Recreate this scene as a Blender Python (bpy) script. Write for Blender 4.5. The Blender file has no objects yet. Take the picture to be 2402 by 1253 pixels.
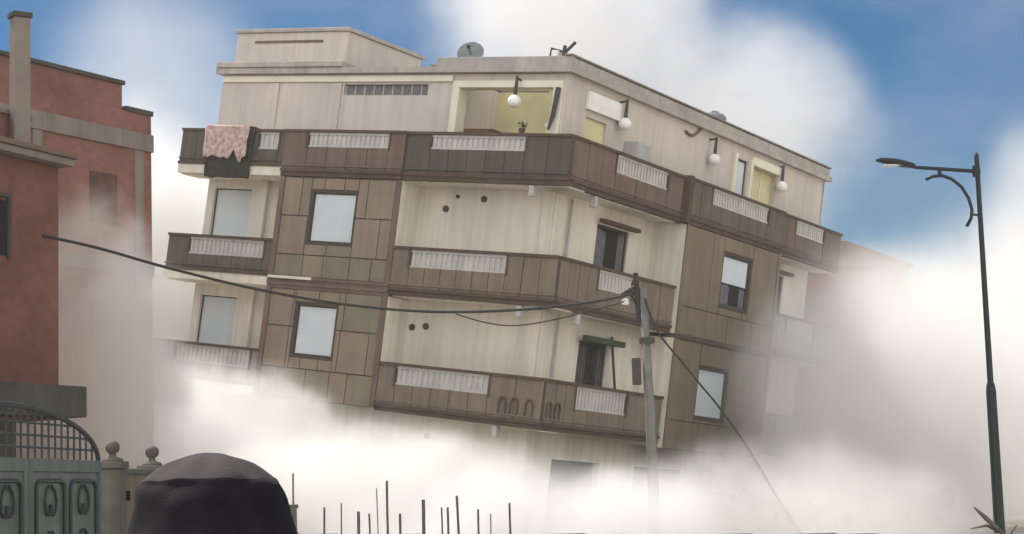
import bpy, bmesh, math, random
from mathutils import Vector, Matrix, noise as mnoise
random.seed(7)
R_ = math.radians
scene = bpy.context.scene
col = scene.collection

# ------------------------------------------------------------------ camera
PW, PH, F = 2402.0, 1253.0, 4321.0
pitch, roll = R_(6.8), R_(1.8)
FW = Vector((0, math.cos(pitch), math.sin(pitch)))
_r0 = Vector((1, 0, 0)); _u0 = _r0.cross(FW)
RT = math.cos(roll) * _r0 - math.sin(roll) * _u0
UP = RT.cross(FW)
CAM = Vector((0, 0, 1.6))
cd = bpy.data.cameras.new('camera'); cam = bpy.data.objects.new('camera', cd); col.objects.link(cam)
cd.sensor_width = 36; cd.lens = 36 * F / PW; cd.clip_start = 0.05; cd.clip_end = 3000
cam.matrix_world = Matrix(((RT.x, UP.x, -FW.x, CAM.x), (RT.y, UP.y, -FW.y, CAM.y), (RT.z, UP.z, -FW.z, CAM.z), (0, 0, 0, 1)))
scene.camera = cam

def at(px, py, d):
    """world point that stands d metres down the street (world y) on the line of sight through a photo pixel"""
    v = FW * F + RT * (px - PW / 2) - UP * (py - PH / 2)
    return CAM + v * (d / v.y)

# ------------------------------------------------------------------ world, sun, exposure
SUN_EL, SUN_AZ = R_(54), R_(-44)      # azimuth clockwise from +y; negative = to the left, behind the building
w = bpy.data.worlds.new('World'); scene.world = w; w.use_nodes = True
nt = w.node_tree; nt.nodes.clear()
def nd(nt, t, **k):
    n = nt.nodes.new(t)
    for a, b in k.items(): setattr(n, a, b)
    return n
sky = nd(nt, 'ShaderNodeTexSky', sky_type='NISHITA', sun_disc=False, sun_elevation=SUN_EL, sun_rotation=SUN_AZ,
         altitude=300, air_density=1.0, dust_density=0.4, ozone_density=2.5)
hs = nd(nt, 'ShaderNodeHueSaturation'); hs.inputs['Saturation'].default_value = 1.55; hs.inputs['Value'].default_value = 0.27
# thin high cloud: soft white veils drifting over the blue
wt = nd(nt, 'ShaderNodeTexCoord'); wm = nd(nt, 'ShaderNodeMapping'); wm.inputs['Scale'].default_value = (3.2, 3.2, 7.0); wm.inputs['Location'].default_value = (0.35, 0.0, 0.2)
wn = nd(nt, 'ShaderNodeTexNoise'); wn.inputs['Scale'].default_value = 1.6; wn.inputs['Detail'].default_value = 5; wn.inputs['Roughness'].default_value = 0.5
wr = nd(nt, 'ShaderNodeValToRGB'); wr.color_ramp.elements[0].position = 0.47; wr.color_ramp.elements[1].position = 0.78
wr.color_ramp.elements[0].color = (0, 0, 0, 1); wr.color_ramp.elements[1].color = (0.4, 0.4, 0.4, 1)
wx = nd(nt, 'ShaderNodeMix', data_type='RGBA'); wx.inputs['B'].default_value = (2.3, 2.5, 2.9, 1)
nt.links.new(wt.outputs['Generated'], wm.inputs['Vector']); nt.links.new(wm.outputs[0], wn.inputs['Vector']); nt.links.new(wn.outputs['Fac'], wr.inputs['Fac'])
bg = nd(nt, 'ShaderNodeBackground'); bg.inputs['Strength'].default_value = 0.10
wo = nd(nt, 'ShaderNodeOutputWorld')
nt.links.new(sky.outputs[0], hs.inputs['Color']); nt.links.new(hs.outputs[0], wx.inputs['A']); nt.links.new(wr.outputs[0], wx.inputs['Factor']); 
# bright cloud added behind the photographer, unseen, as soft front fill for the facade
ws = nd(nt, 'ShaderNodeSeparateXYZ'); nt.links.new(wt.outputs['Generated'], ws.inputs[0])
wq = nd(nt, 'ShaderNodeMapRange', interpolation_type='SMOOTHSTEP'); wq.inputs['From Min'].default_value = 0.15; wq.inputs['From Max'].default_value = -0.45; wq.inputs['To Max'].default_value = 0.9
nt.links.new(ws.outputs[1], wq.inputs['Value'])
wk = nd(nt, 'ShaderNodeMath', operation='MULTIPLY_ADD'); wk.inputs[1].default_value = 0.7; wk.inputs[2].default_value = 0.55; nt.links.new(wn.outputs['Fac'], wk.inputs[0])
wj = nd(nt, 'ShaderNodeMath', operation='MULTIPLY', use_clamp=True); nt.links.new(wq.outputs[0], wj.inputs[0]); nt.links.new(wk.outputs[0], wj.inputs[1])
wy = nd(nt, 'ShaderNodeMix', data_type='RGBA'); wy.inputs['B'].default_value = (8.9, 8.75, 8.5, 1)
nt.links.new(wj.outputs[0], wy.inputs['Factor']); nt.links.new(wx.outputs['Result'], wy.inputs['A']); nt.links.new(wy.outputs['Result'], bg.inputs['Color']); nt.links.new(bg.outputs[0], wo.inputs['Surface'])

sl = bpy.data.lights.new('sun', 'SUN'); sl.energy = 2.8; sl.angle = R_(0.5); sl.color = (1, 0.95, 0.87)
so = bpy.data.objects.new('sun', sl); col.objects.link(so)
sd = Vector((math.sin(SUN_AZ) * math.cos(SUN_EL), math.cos(SUN_AZ) * math.cos(SUN_EL), math.sin(SUN_EL)))
so.rotation_euler = sd.to_track_quat('Z', 'Y').to_euler()
so.location = (-30, 30, 60)
scene.view_settings.view_transform = 'Standard'; scene.view_settings.look = 'None'
scene.view_settings.exposure = 1.25; scene.view_settings.gamma = 1
scene.cycles.volume_bounces = 5
scene.cycles.max_bounces = 10
scene.cycles.volume_step_rate = 1.2
scene.cycles.volume_max_steps = 96
scene.cycles.use_denoising = True

# ------------------------------------------------------------------ materials
def base_mat(name):
    m = bpy.data.materials.new(name); m.use_nodes = True
    return m, m.node_tree, m.node_tree.nodes['Principled BSDF']

def mat(name, c1, c2=None, scale=1.5, rough=0.85, bump=0.25, fine=14, streak=0.0, metallic=0.0, c3=None, detail=6):
    """mottled paint / plaster: two tones on a large noise, fine grain bump, optional vertical weather streaks"""
    m, t, b = base_mat(name)
    c2 = c2 or tuple(x * 0.78 for x in c1)
    tc = nd(t, 'ShaderNodeTexCoord')
    n1 = nd(t, 'ShaderNodeTexNoise'); n1.inputs['Scale'].default_value = scale; n1.inputs['Detail'].default_value = detail
    n1.inputs['Roughness'].default_value = 0.62
    t.links.new(tc.outputs['Object'], n1.inputs['Vector'])
    r = nd(t, 'ShaderNodeValToRGB')
    r.color_ramp.elements[0].position = 0.34; r.color_ramp.elements[1].position = 0.66
    r.color_ramp.elements[0].color = (*c2, 1); r.color_ramp.elements[1].color = (*c1, 1)
    t.links.new(n1.outputs['Fac'], r.inputs['Fac'])
    out = r.outputs['Color']
    if streak:
        mp = nd(t, 'ShaderNodeMapping'); mp.inputs['Scale'].default_value = (3.2, 3.2, 0.22)
        n3 = nd(t, 'ShaderNodeTexNoise'); n3.inputs['Scale'].default_value = 1.6; n3.inputs['Detail'].default_value = 5
        t.links.new(tc.outputs['Object'], mp.inputs['Vector']); t.links.new(mp.outputs[0], n3.inputs['Vector'])
        r3 = nd(t, 'ShaderNodeValToRGB'); r3.color_ramp.elements[0].position = 0.42; r3.color_ramp.elements[1].position = 0.7
        t.links.new(n3.outputs['Fac'], r3.inputs['Fac'])
        mx = nd(t, 'ShaderNodeMix', data_type='RGBA')
        k = nd(t, 'ShaderNodeMath', operation='MULTIPLY'); k.inputs[1].default_value = streak
        t.links.new(r3.outputs['Color'], k.inputs[0]); t.links.new(k.outputs[0], mx.inputs['Factor'])
        t.links.new(out, mx.inputs['A']); mx.inputs['B'].default_value = (*(c3 or tuple(x * 0.5 for x in c1)), 1)
        out = mx.outputs['Result']
    t.links.new(out, b.inputs['Base Color'])
    n2 = nd(t, 'ShaderNodeTexNoise'); n2.inputs['Scale'].default_value = fine; n2.inputs['Detail'].default_value = 4
    t.links.new(tc.outputs['Object'], n2.inputs['Vector'])
    bp = nd(t, 'ShaderNodeBump'); bp.inputs['Strength'].default_value = bump; bp.inputs['Distance'].default_value = 0.03
    t.links.new(n2.outputs['Fac'], bp.inputs['Height']); t.links.new(bp.outputs[0], b.inputs['Normal'])
    b.inputs['Roughness'].default_value = rough; b.inputs['Metallic'].default_value = metallic
    b.inputs['Specular IOR Level'].default_value = 0.25
    return m

def brick_mat(name, c1, c2, mortar, sc=1.0, direction=(1, 0)):
    m, t, b = base_mat(name)
    tc = nd(t, 'ShaderNodeTexCoord'); sp = nd(t, 'ShaderNodeSeparateXYZ'); cb = nd(t, 'ShaderNodeCombineXYZ')
    ad = nd(t, 'ShaderNodeMath', operation='ADD')
    t.links.new(tc.outputs['Object'], sp.inputs[0])
    t.links.new(sp.outputs[0], ad.inputs[0]); t.links.new(sp.outputs[1], ad.inputs[1])
    t.links.new(ad.outputs[0], cb.inputs[0]); t.links.new(sp.outputs[2], cb.inputs[1])
    br = nd(t, 'ShaderNodeTexBrick'); br.inputs['Scale'].default_value = sc
    br.inputs['Brick Width'].default_value = 0.30; br.inputs['Row Height'].default_value = 0.20
    br.inputs['Mortar Size'].default_value = 0.012; br.inputs['Color1'].default_value = (*c1, 1)
    br.inputs['Color2'].default_value = (*c2, 1); br.inputs['Mortar'].default_value = (*mortar, 1)
    t.links.new(cb.outputs[0], br.inputs['Vector'])
    n1 = nd(t, 'ShaderNodeTexNoise'); n1.inputs['Scale'].default_value = 0.7; n1.inputs['Detail'].default_value = 6
    t.links.new(tc.outputs['Object'], n1.inputs['Vector'])
    r = nd(t, 'ShaderNodeValToRGB'); r.color_ramp.elements[0].position = 0.3; r.color_ramp.elements[1].position = 0.75
    r.color_ramp.elements[0].color = (0.55, 0.52, 0.5, 1); r.color_ramp.elements[1].color = (1.15, 1.1, 1.08, 1)
    t.links.new(n1.outputs['Fac'], r.inputs['Fac'])
    mx = nd(t, 'ShaderNodeMix', data_type='RGBA', blend_type='MULTIPLY'); mx.inputs['Factor'].default_value = 0.8
    t.links.new(br.outputs['Color'], mx.inputs['A']); t.links.new(r.outputs['Color'], mx.inputs['B'])
    t.links.new(mx.outputs['Result'], b.inputs['Base Color'])
    bp = nd(t, 'ShaderNodeBump'); bp.inputs['Strength'].default_value = 0.5; bp.inputs['Distance'].default_value = 0.02; bp.invert = True
    t.links.new(br.outputs['Fac'], bp.inputs['Height']); t.links.new(bp.outputs[0], b.inputs['Normal'])
    b.inputs['Roughness'].default_value = 0.95; b.inputs['Specular IOR Level'].default_value = 0.1
    return m

M = {}
M['cream'] = mat('cream_plaster', (0.72, 0.66, 0.55), (0.59, 0.55, 0.475), 0.55, streak=0.4, c3=(0.36, 0.34, 0.31))
M['top'] = mat('grey_pink_plaster', (0.56, 0.495, 0.44), (0.46, 0.41, 0.375), 0.5, streak=0.4, c3=(0.34, 0.31, 0.29))
M['topbright'] = mat('pale_cream_paint', (0.72, 0.68, 0.56), (0.62, 0.58, 0.47), 0.8)
M['yellow'] = mat('yellow_paint', (0.66, 0.60, 0.34), (0.52, 0.48, 0.29), 0.8)
M['roof'] = mat('roof_concrete', (0.42, 0.38, 0.34), (0.3, 0.28, 0.26), 1.2, streak=0.4)
M['parapet'] = mat('brown_panel', (0.145, 0.11, 0.083), (0.105, 0.083, 0.063), 0.9, streak=0.5, c3=(0.05, 0.045, 0.04))
M['parapet_green'] = mat('green_brown_panel', (0.11, 0.09, 0.068), (0.08, 0.067, 0.052), 0.9, streak=0.5, c3=(0.04, 0.04, 0.035))
M['mauve'] = mat('mauve_panel', (0.175, 0.12, 0.095), (0.13, 0.09, 0.072), 0.9, streak=0.4, c3=(0.06, 0.05, 0.045))
M['trim'] = mat('dark_purple_trim', (0.10, 0.066, 0.048), (0.066, 0.045, 0.034), 1.4)
M['tileA'] = mat('tan_tile', (0.26, 0.205, 0.145), (0.205, 0.165, 0.12), 0.9, streak=0.25, c3=(0.12, 0.10, 0.08))
M['tileB'] = mat('olive_tile', (0.225, 0.19, 0.13), (0.175, 0.15, 0.107), 0.9, streak=0.25, c3=(0.1, 0.09, 0.07))
M['tileC'] = mat('rose_tile', (0.27, 0.2, 0.152), (0.21, 0.16, 0.125), 0.9, streak=0.25, c3=(0.12, 0.10, 0.08))
M['tileD'] = mat('dark_tan_tile', (0.20, 0.155, 0.105), (0.155, 0.122, 0.085), 0.8, streak=0.4, c3=(0.11, 0.09, 0.06))
M['joint'] = mat('dark_joint', (0.075, 0.06, 0.047), None, 2)
M['balus'] = mat('pale_railing', (0.50, 0.49, 0.45), (0.40, 0.39, 0.37), 2.2, streak=0.3)
M['shutter'] = mat('pale_blue_shutter', (0.60, 0.64, 0.66), (0.53, 0.58, 0.61), 1.2, rough=0.6, bump=0.05)
M['frame'] = mat('dark_frame', (0.055, 0.05, 0.045), None, 3, rough=0.6)
M['rust'] = mat('rusty_brown', (0.11, 0.055, 0.04), (0.07, 0.04, 0.03), 3)
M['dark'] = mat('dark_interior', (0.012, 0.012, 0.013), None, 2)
M['curtain'] = mat('grey_curtain', (0.17, 0.17, 0.18), (0.10, 0.10, 0.11), 5)
M['white'] = mat('white_paint', (0.78, 0.77, 0.74), (0.66, 0.66, 0.64), 2.5)
M['ac'] = mat('grey_metal_box', (0.42, 0.41, 0.39), (0.33, 0.32, 0.31), 3)
M['brick'] = brick_mat('red_brick', (0.20, 0.092, 0.074), (0.16, 0.078, 0.064), (0.17, 0.095, 0.08), 1.6)
M['brickfar'] = brick_mat('red_brown_brick', (0.25, 0.118, 0.098), (0.205, 0.10, 0.085), (0.215, 0.12, 0.10), 1.6)
M['concrete'] = mat('grey_beige_concrete', (0.22, 0.185, 0.155), (0.165, 0.14, 0.12), 1.2, streak=0.45)
M['concrete_dark'] = mat('dark_stained_concrete', (0.075, 0.072, 0.055), (0.045, 0.045, 0.036), 1.2, streak=0.45)
M['metal_green'] = mat('dark_green_pole_paint', (0.010, 0.017, 0.018), (0.007, 0.012, 0.013), 6, rough=0.45, bump=0.05)
M['gate'] = mat('blue_grey_gate_paint', (0.13, 0.142, 0.135), (0.08, 0.09, 0.088), 3, rough=0.5, streak=0.5, c3=(0.05, 0.06, 0.06))
M['gate_dark'] = mat('dark_gate_iron', (0.035, 0.045, 0.045), (0.02, 0.026, 0.026), 5, rough=0.5)
M['pillar'] = mat('old_stone_pillar', (0.125, 0.12, 0.10), (0.075, 0.072, 0.06), 3, streak=0.5)
M['cable'] = mat('black_cable', (0.03, 0.028, 0.026), None, 8, rough=0.6)
M['pole'] = mat('weathered_concrete_pole', (0.17, 0.165, 0.15), (0.12, 0.118, 0.11), 3, streak=0.4)
M['asphalt'] = mat('asphalt', (0.22, 0.19, 0.155), (0.14, 0.125, 0.105), 0.8, fine=60)
M['ground'] = mat('dusty_ground', (0.40, 0.35, 0.285), (0.30, 0.26, 0.21), 0.4, fine=30)
M['pavement'] = mat('pavement_concrete', (0.24, 0.22, 0.19), (0.17, 0.155, 0.135), 0.9, fine=30)
M['rubble'] = mat('broken_concrete', (0.22, 0.195, 0.165), (0.11, 0.10, 0.09), 1.5, bump=0.6)
M['steel'] = mat('rusty_rebar', (0.13, 0.11, 0.095), (0.075, 0.062, 0.055), 8)
M['fabric'] = mat('dark_navy_cloth', (0.011, 0.009, 0.012), (0.004, 0.0035, 0.005), 14, rough=1.0, fine=300, bump=0.15)
M['fabric_lit'] = mat('lit_crown_cloth', (0.055, 0.046, 0.047), (0.032, 0.028, 0.030), 9, rough=0.95, fine=260, bump=0.25)  # paler copy of the cap cloth: light on the crown put into the colour
M['skin'] = mat('skin', (0.34, 0.20, 0.14), (0.30, 0.17, 0.12), 8, rough=0.55, bump=0.05)
M['hair'] = mat('black_hair', (0.012, 0.010, 0.009), None, 30, rough=0.6)
M['dish'] = mat('weathered_dish', (0.20, 0.22, 0.22), (0.14, 0.155, 0.155), 4)
M['leaf'] = mat('dusty_leaf', (0.06, 0.075, 0.04), (0.035, 0.045, 0.025), 8)
M['petal'] = mat('faded_pink_cloth', (0.52, 0.42, 0.36), (0.28, 0.17, 0.15), 7, fine=40)
M['rug'] = mat('dark_green_rug', (0.036, 0.037, 0.022), (0.022, 0.022, 0.015), 5, fine=40)

# ------------------------------------------------------------------ helpers
def tag(o, label=None, cat=None, group=None, kind=None):
    if label: o['label'] = label
    if cat: o['category'] = cat
    if group: o['group'] = group
    if kind: o['kind'] = kind
    return o

class MB:
    """collects shapes with a material slot each and links them as one mesh object"""
    def __init__(s): s.v = []; s.f = []; s.m = []; s.mats = []
    def slot(s, m):
        if m not in s.mats: s.mats.append(m)
        return s.mats.index(m)
    def add(s, vs, fs, m):
        k = len(s.v); i = s.slot(m); s.v += [tuple(v) for v in vs]
        for f in fs: s.f.append([k + a for a in f]); s.m.append(i)
    def hexa(s, p, m):   # p: 8 corners, 4 below (ccw) then 4 above
        s.add(p, [(3, 2, 1, 0), (4, 5, 6, 7), (0, 1, 5, 4), (1, 2, 6, 5), (2, 3, 7, 6), (3, 0, 4, 7)], m)
    def box(s, x0, x1, y0, y1, z0, z1, m, T=None):
        p = [(x0, y0, z0), (x1, y0, z0), (x1, y1, z0), (x0, y1, z0), (x0, y0, z1), (x1, y0, z1), (x1, y1, z1), (x0, y1, z1)]
        if T: p = [T(*q) for q in p]
        s.hexa(p, m)
    def tube(s, pts, r, m, n=8, cap=True):
        pts = [Vector(p) for p in pts]; rs = r if isinstance(r, (list, tuple)) else [r] * len(pts)
        k = len(s.v); i = s.slot(m); prev = None
        for j, p in enumerate(pts):
            d = (pts[min(j + 1, len(pts) - 1)] - pts[max(j - 1, 0)]).normalized()
            a = prev if prev else (Vector((0, 0, 1)) if abs(d.z) < 0.9 else Vector((1, 0, 0)))
            u = (a - d * a.dot(d)).normalized(); prev = u; v = d.cross(u)
            for q in range(n):
                t = 2 * math.pi * q / n
                s.v.append(tuple(p + (u * math.cos(t) + v * math.sin(t)) * rs[j]))
        for j in range(len(pts) - 1):
            for q in range(n):
                s.f.append([k + j * n + q, k + j * n + (q + 1) % n, k + (j + 1) * n + (q + 1) % n, k + (j + 1) * n + q]); s.m.append(i)
        if cap:
            s.f.append([k + q for q in range(n)][::-1]); s.m.append(i)
            s.f.append([k + (len(pts) - 1) * n + q for q in range(n)]); s.m.append(i)
    def lathe(s, prof, c, m, n=20, T=None):
        """prof: (r,z) bottom to top about vertical axis through c"""
        k = len(s.v); i = s.slot(m); c = Vector(c)
        for r, z in prof:
            for q in range(n):
                t = 2 * math.pi * q / n; p = Vector((r * math.cos(t), r * math.sin(t), z))
                s.v.append(tuple(c + p))
        for j in range(len(prof) - 1):
            for q in range(n):
                s.f.append([k + j * n + q, k + j * n + (q + 1) % n, k + (j + 1) * n + (q + 1) % n, k + (j + 1) * n + q]); s.m.append(i)
        s.f.append([k + q for q in range(n)][::-1]); s.m.append(i)
        s.f.append([k + (len(prof) - 1) * n + q for q in range(n)]); s.m.append(i)
    def build(s, name, parent=None, smooth=False, bevel=0.0, matrix=None):
        me = bpy.data.meshes.new(name); me.from_pydata(s.v, [], s.f)
        for m in s.mats: me.materials.append(m)
        me.polygons.foreach_set('material_index', s.m)
        if smooth: me.polygons.foreach_set('use_smooth', [True] * len(s.f))
        bm = bmesh.new(); bm.from_mesh(me); bmesh.ops.recalc_face_normals(bm, faces=bm.faces); bm.to_mesh(me); bm.free()
        o = bpy.data.objects.new(name, me); col.objects.link(o)
        if parent: o.parent = parent
        if matrix: o.matrix_world = matrix
        if bevel:
            b = o.modifiers.new('bevel', 'BEVEL'); b.width = bevel; b.segments = 2; b.limit_method = 'ANGLE'
        return o

def empty(name, loc=(0, 0, 0), M4=None):
    o = bpy.data.objects.new(name, None); col.objects.link(o)
    if M4: o.matrix_world = M4
    else: o.location = loc
    o.empty_display_size = 0.5
    return o

# ------------------------------------------------------------------ ground, road, pavement
def sheet(name, x0, x1, y0, y1, z, m, nx=2, ny=2, jitter=0):
    b = MB(); vs = []; fs = []
    for j in range(ny + 1):
        for i in range(nx + 1): vs.append((x0 + (x1 - x0) * i / nx, y0 + (y1 - y0) * j / ny, z + (random.uniform(-jitter, jitter))))
    for j in range(ny):
        for i in range(nx):
            a = j * (nx + 1) + i; fs.append((a, a + 1, a + nx + 2, a + nx + 1))
    b.add(vs, fs, m); o = b.build(name); tag(o, kind='structure'); return o
sheet('ground', -900, 900, -200, 1500, 0.0, M['ground'])
sheet('road', -3.0, 3.5, -20, 34, 0.004, M['asphalt'])
pv = MB(); pv.box(-4.6, -3.0, -20, 30, 0.004, 0.13, M['pavement']); pv.box(3.5, 5.2, -20, 34, 0.004, 0.13, M['pavement'])
tag(pv.build('pavement', bevel=0.02), kind='structure')

# ------------------------------------------------------------------ the collapsing building
BR = ((0.82869171, 0.53965199, 0.14847822), (-0.54077601, 0.84038603, -0.03623022), (-0.14433073, -0.05026978, 0.98825179))
BT = Vector((1.40347, 44.41808, 8.8639))
ZB = 9.6
Rm = Matrix(BR)
base = BT + Rm @ Vector((0, 0, -ZB))
BM = Rm.to_4x4(); BM.translation = base
bld = empty('apartment_building', M4=BM)
tag(bld, 'large cream and brown corner apartment block leaning over and collapsing in white dust', 'building')

def FA(u, d, z): return (u, d, z + ZB)       # face along the street: u to the right, d into the building
def FB(u, d, z): return (-d, u, z + ZB)      # side face: u away from the corner
def BW(p): return BM @ Vector(p)
DR = 0.9                                     # how far the walls stand behind the parapet line

def wallgrid(b, T, u0, u1, z0, z1, d, holes, m, reveal=0.18, mrev=None):
    us = sorted({u0, u1, *[h[0] for h in holes], *[h[1] for h in holes]}); zs = sorted({z0, z1, *[h[2] for h in holes], *[h[3] for h in holes]})
    for i in range(len(us) - 1):
        for j in range(len(zs) - 1):
            uc, zc = (us[i] + us[i + 1]) / 2, (zs[j] + zs[j + 1]) / 2
            if any(h[0] < uc < h[1] and h[2] < zc < h[3] for h in holes): continue
            b.add([T(us[i], d, zs[j]), T(us[i + 1], d, zs[j]), T(us[i + 1], d, zs[j + 1]), T(us[i], d, zs[j + 1])], [(0, 1, 2, 3)], m)
    for h in holes:
        a, c, e, g = h[:4]; q = d + reveal
        for p in (((a, d, e), (a, q, e), (a, q, g), (a, d, g)), ((c, d, e), (c, q, e), (c, q, g), (c, d, g)),
                  ((a, d, e), (c, d, e), (c, q, e), (a, q, e)), ((a, d, g), (c, d, g), (c, q, g), (a, q, g))):
            b.add([T(*x) for x in p], [(0, 1, 2, 3)], mrev or m)

EA, EB = -12.62, 16.35       # ends of the walls on each face
# lower walls (three visible storeys, ground floor below)
b = MB()
holesA = [(-12.35, -10.95, -2.75, -0.28), (-12.35, -11.0, -5.75, -3.35), (-10.8, -6.5, -9.3, -7.6)]
wallgrid(b, FA, EA, -DR, -9.55, 0, DR, holesA, M['cream'])
holesB = [(3.12, 4.78, -2.1, -0.5), (2.88, 4.34, -5.1, -3.58), (13.5, 14.6, -2.1, -0.42), (13.42, 14.3, -5.1, -3.85), (2.2, 4.6, -8.9, -6.7), (6.5, 9.5, -9.0, -6.7)]
wallgrid(b, FB, DR, EB, -9.55, 0, DR, holesB, M['cream'])
# end and rear walls
b.box(EA, EA + 0.2, DR + 0.004, EB - 0.2, -9.55 + ZB, ZB, M['cream'])
b.box(EA, -DR - 0.004, EB - 0.2, EB, -9.55 + ZB, ZB, M['cream'])
# dark rooms behind the openings
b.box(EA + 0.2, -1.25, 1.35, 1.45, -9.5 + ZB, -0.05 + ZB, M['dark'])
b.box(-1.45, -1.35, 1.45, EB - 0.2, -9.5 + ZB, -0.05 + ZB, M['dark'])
b.build('wall', bld)

# top storey walls with the open loggia at the corner
b = MB()
TZ = 3.0
wallgrid(b, FA, -12.58, -4.42, 0.24, TZ, DR, [(-8.1, -5.25, 2.42, 2.72)], M['top'], 0.12)
wallgrid(b, FB, DR, 16.9, 0.24, TZ, DR, [(10.5, 11.3, 0.3, 2.62), (1.95, 3.0, 0.3, 2.1), (11.75, 13.3, 0.3, 2.54)], M['top'], 0.15)
b.box(-12.58, -12.42, DR + 0.004, 16.9, 0.24 + ZB, TZ + ZB, M['top'])
b.box(-12.42, -DR, 16.75, 16.9, 0.24 + ZB, TZ + ZB, M['top'])
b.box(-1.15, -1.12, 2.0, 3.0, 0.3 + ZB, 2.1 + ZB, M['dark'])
b.build('upper_wall', bld)
b = MB(); b.box(11.7, 13.35, DR + 0.152, DR + 0.2, 0.25, 2.6, M['yellow'], FB); b.box(12.5, 12.56, DR + 0.12, DR + 0.15, 0.3, 2.54, M['topbright'], FB); b.build('folding_door', bld)
# loggia: pale surround, yellow back wall, window in it
b = MB()
for a in ((-4.42, -4.2, 0.25, 2.62), (-1.28, -1.0, 0.25, 2.62)): b.box(a[0], a[1], DR - 0.05, DR + 0.35, a[2] + ZB, a[3] + ZB, M['topbright'])
b.box(-4.42, -1.0, DR - 0.05, DR + 0.35, 2.62 + ZB, 2.80 + ZB, M['topbright'])
b.box(-1.0, -DR - 0.004, DR - 0.01, DR + 0.3, 0.25 + ZB, TZ - 0.01 + ZB, M['top'])
b.box(-4.42, -1.0, DR, DR + 0.3, 2.80 + ZB, TZ - 0.01 + ZB, M['top'])
b.build('loggia_surround', bld, bevel=0.01)
b = MB()
b.box(-4.4, -2.6, 3.0, 3.1, 0.25 + ZB, 2.95 + ZB, M['yellow'])
b.box(-2.6, -1.02, 2.7, 2.8, 0.25 + ZB, 2.95 + ZB, M['yellow'])
b.box(-4.44, -4.4, DR + 0.35, 3.1, 0.25 + ZB, 2.95 + ZB, M['top'])
b.box(-1.02, -0.98, DR + 0.35, 3.1, 0.25 + ZB, 2.95 + ZB, M['yellow'])
b.box(-4.4, -1.02, DR + 0.3, 2.69, 0.2 + ZB, 0.24 + ZB, M['topbright'])
b.build('loggia_room', bld)
b = MB()
b.box(-2.55, -1.5, 2.66, 2.696, 1.15 + ZB, 2.0 + ZB, M['topbright']); b.box(-2.6, -1.45, 2.65, 2.68, 1.95 + ZB, 2.05 + ZB, M['white'])
b.build('inner_door', bld)
b = MB(); b.box(-4.0, -3.1, DR + 0.1, DR + 0.5, 1.30 + ZB, 1.56 + ZB, M['rust']); b.build('bench', bld)
# dark window band set in the street wall
b = MB()
b.box(-8.1, -5.25, DR + 0.09, DR + 0.14, 2.42 + ZB, 2.72 + ZB, M['curtain'])
for k in range(9): b.box(-8.08 + k * 0.32, -8.05 + k * 0.32, DR + 0.06, DR + 0.09, 2.425 + ZB, 2.715 + ZB, M['ac'])
b.build('window_band', bld)
b = MB()     # shallow plaster pilasters and string course of the top storey
for u in (-10.6, -8.35): b.box(u, u + 0.18, DR - 0.05, DR - 0.002, 0.3 + ZB, 2.75 + ZB, M['top'])
b.box(-12.55, -4.45, DR - 0.06, DR - 0.003, 2.78 + ZB, 2.95 + ZB, M['topbright'])
b.build('plaster_trim', bld, bevel=0.01)

# roof slab, low roof parapet, stair room
b = MB()
for q in ((-12.75, -4.42, 0.72, 17.05), (-4.42, -1.0, 0.72, 1.45), (-4.42, -1.0, 3.1, 17.05), (-1.0, -0.72, 0.72, 17.05)):  # opening over the loggia, added to let the sun into its room
    b.box(*q, TZ + ZB, TZ + 0.16 + ZB, M['roof'])
rf = b.build('roof', bld)
b = MB()
b.box(-5.0, -0.8, 0.8, 0.98, TZ + 0.16 + ZB, TZ + 0.42 + ZB, M['roof']); b.box(-0.98, -0.8, 0.984, 17.0, TZ + 0.16 + ZB, TZ + 0.40 + ZB, M['roof'])
b.box(-1.02, -0.76, 0.76, 17.02, TZ + 0.42 + ZB, TZ + 0.47 + ZB, M['concrete'])
b.build('roof_parapet', rf, bevel=0.01)
b = MB()
b.box(-12.3, -8.25, 0.95, 4.4, TZ + 0.34 + ZB, 4.22 + ZB, M['top'])
b.box(-12.7, -8.12, 0.66, 4.5, TZ + 0.17 + ZB, TZ + 0.33 + ZB, M['roof'])
b.box(-12.38, -8.18, 0.88, 4.48, 4.223 + ZB, 4.33 + ZB, M['roof'])
b.build('stair_room', bld, bevel=0.015)
b = MB(); b.box(-11.6, -9.1, 0.93, 0.947, 3.92 + ZB, 3.99 + ZB, M['mauve']); b.build('groove', bld)

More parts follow.
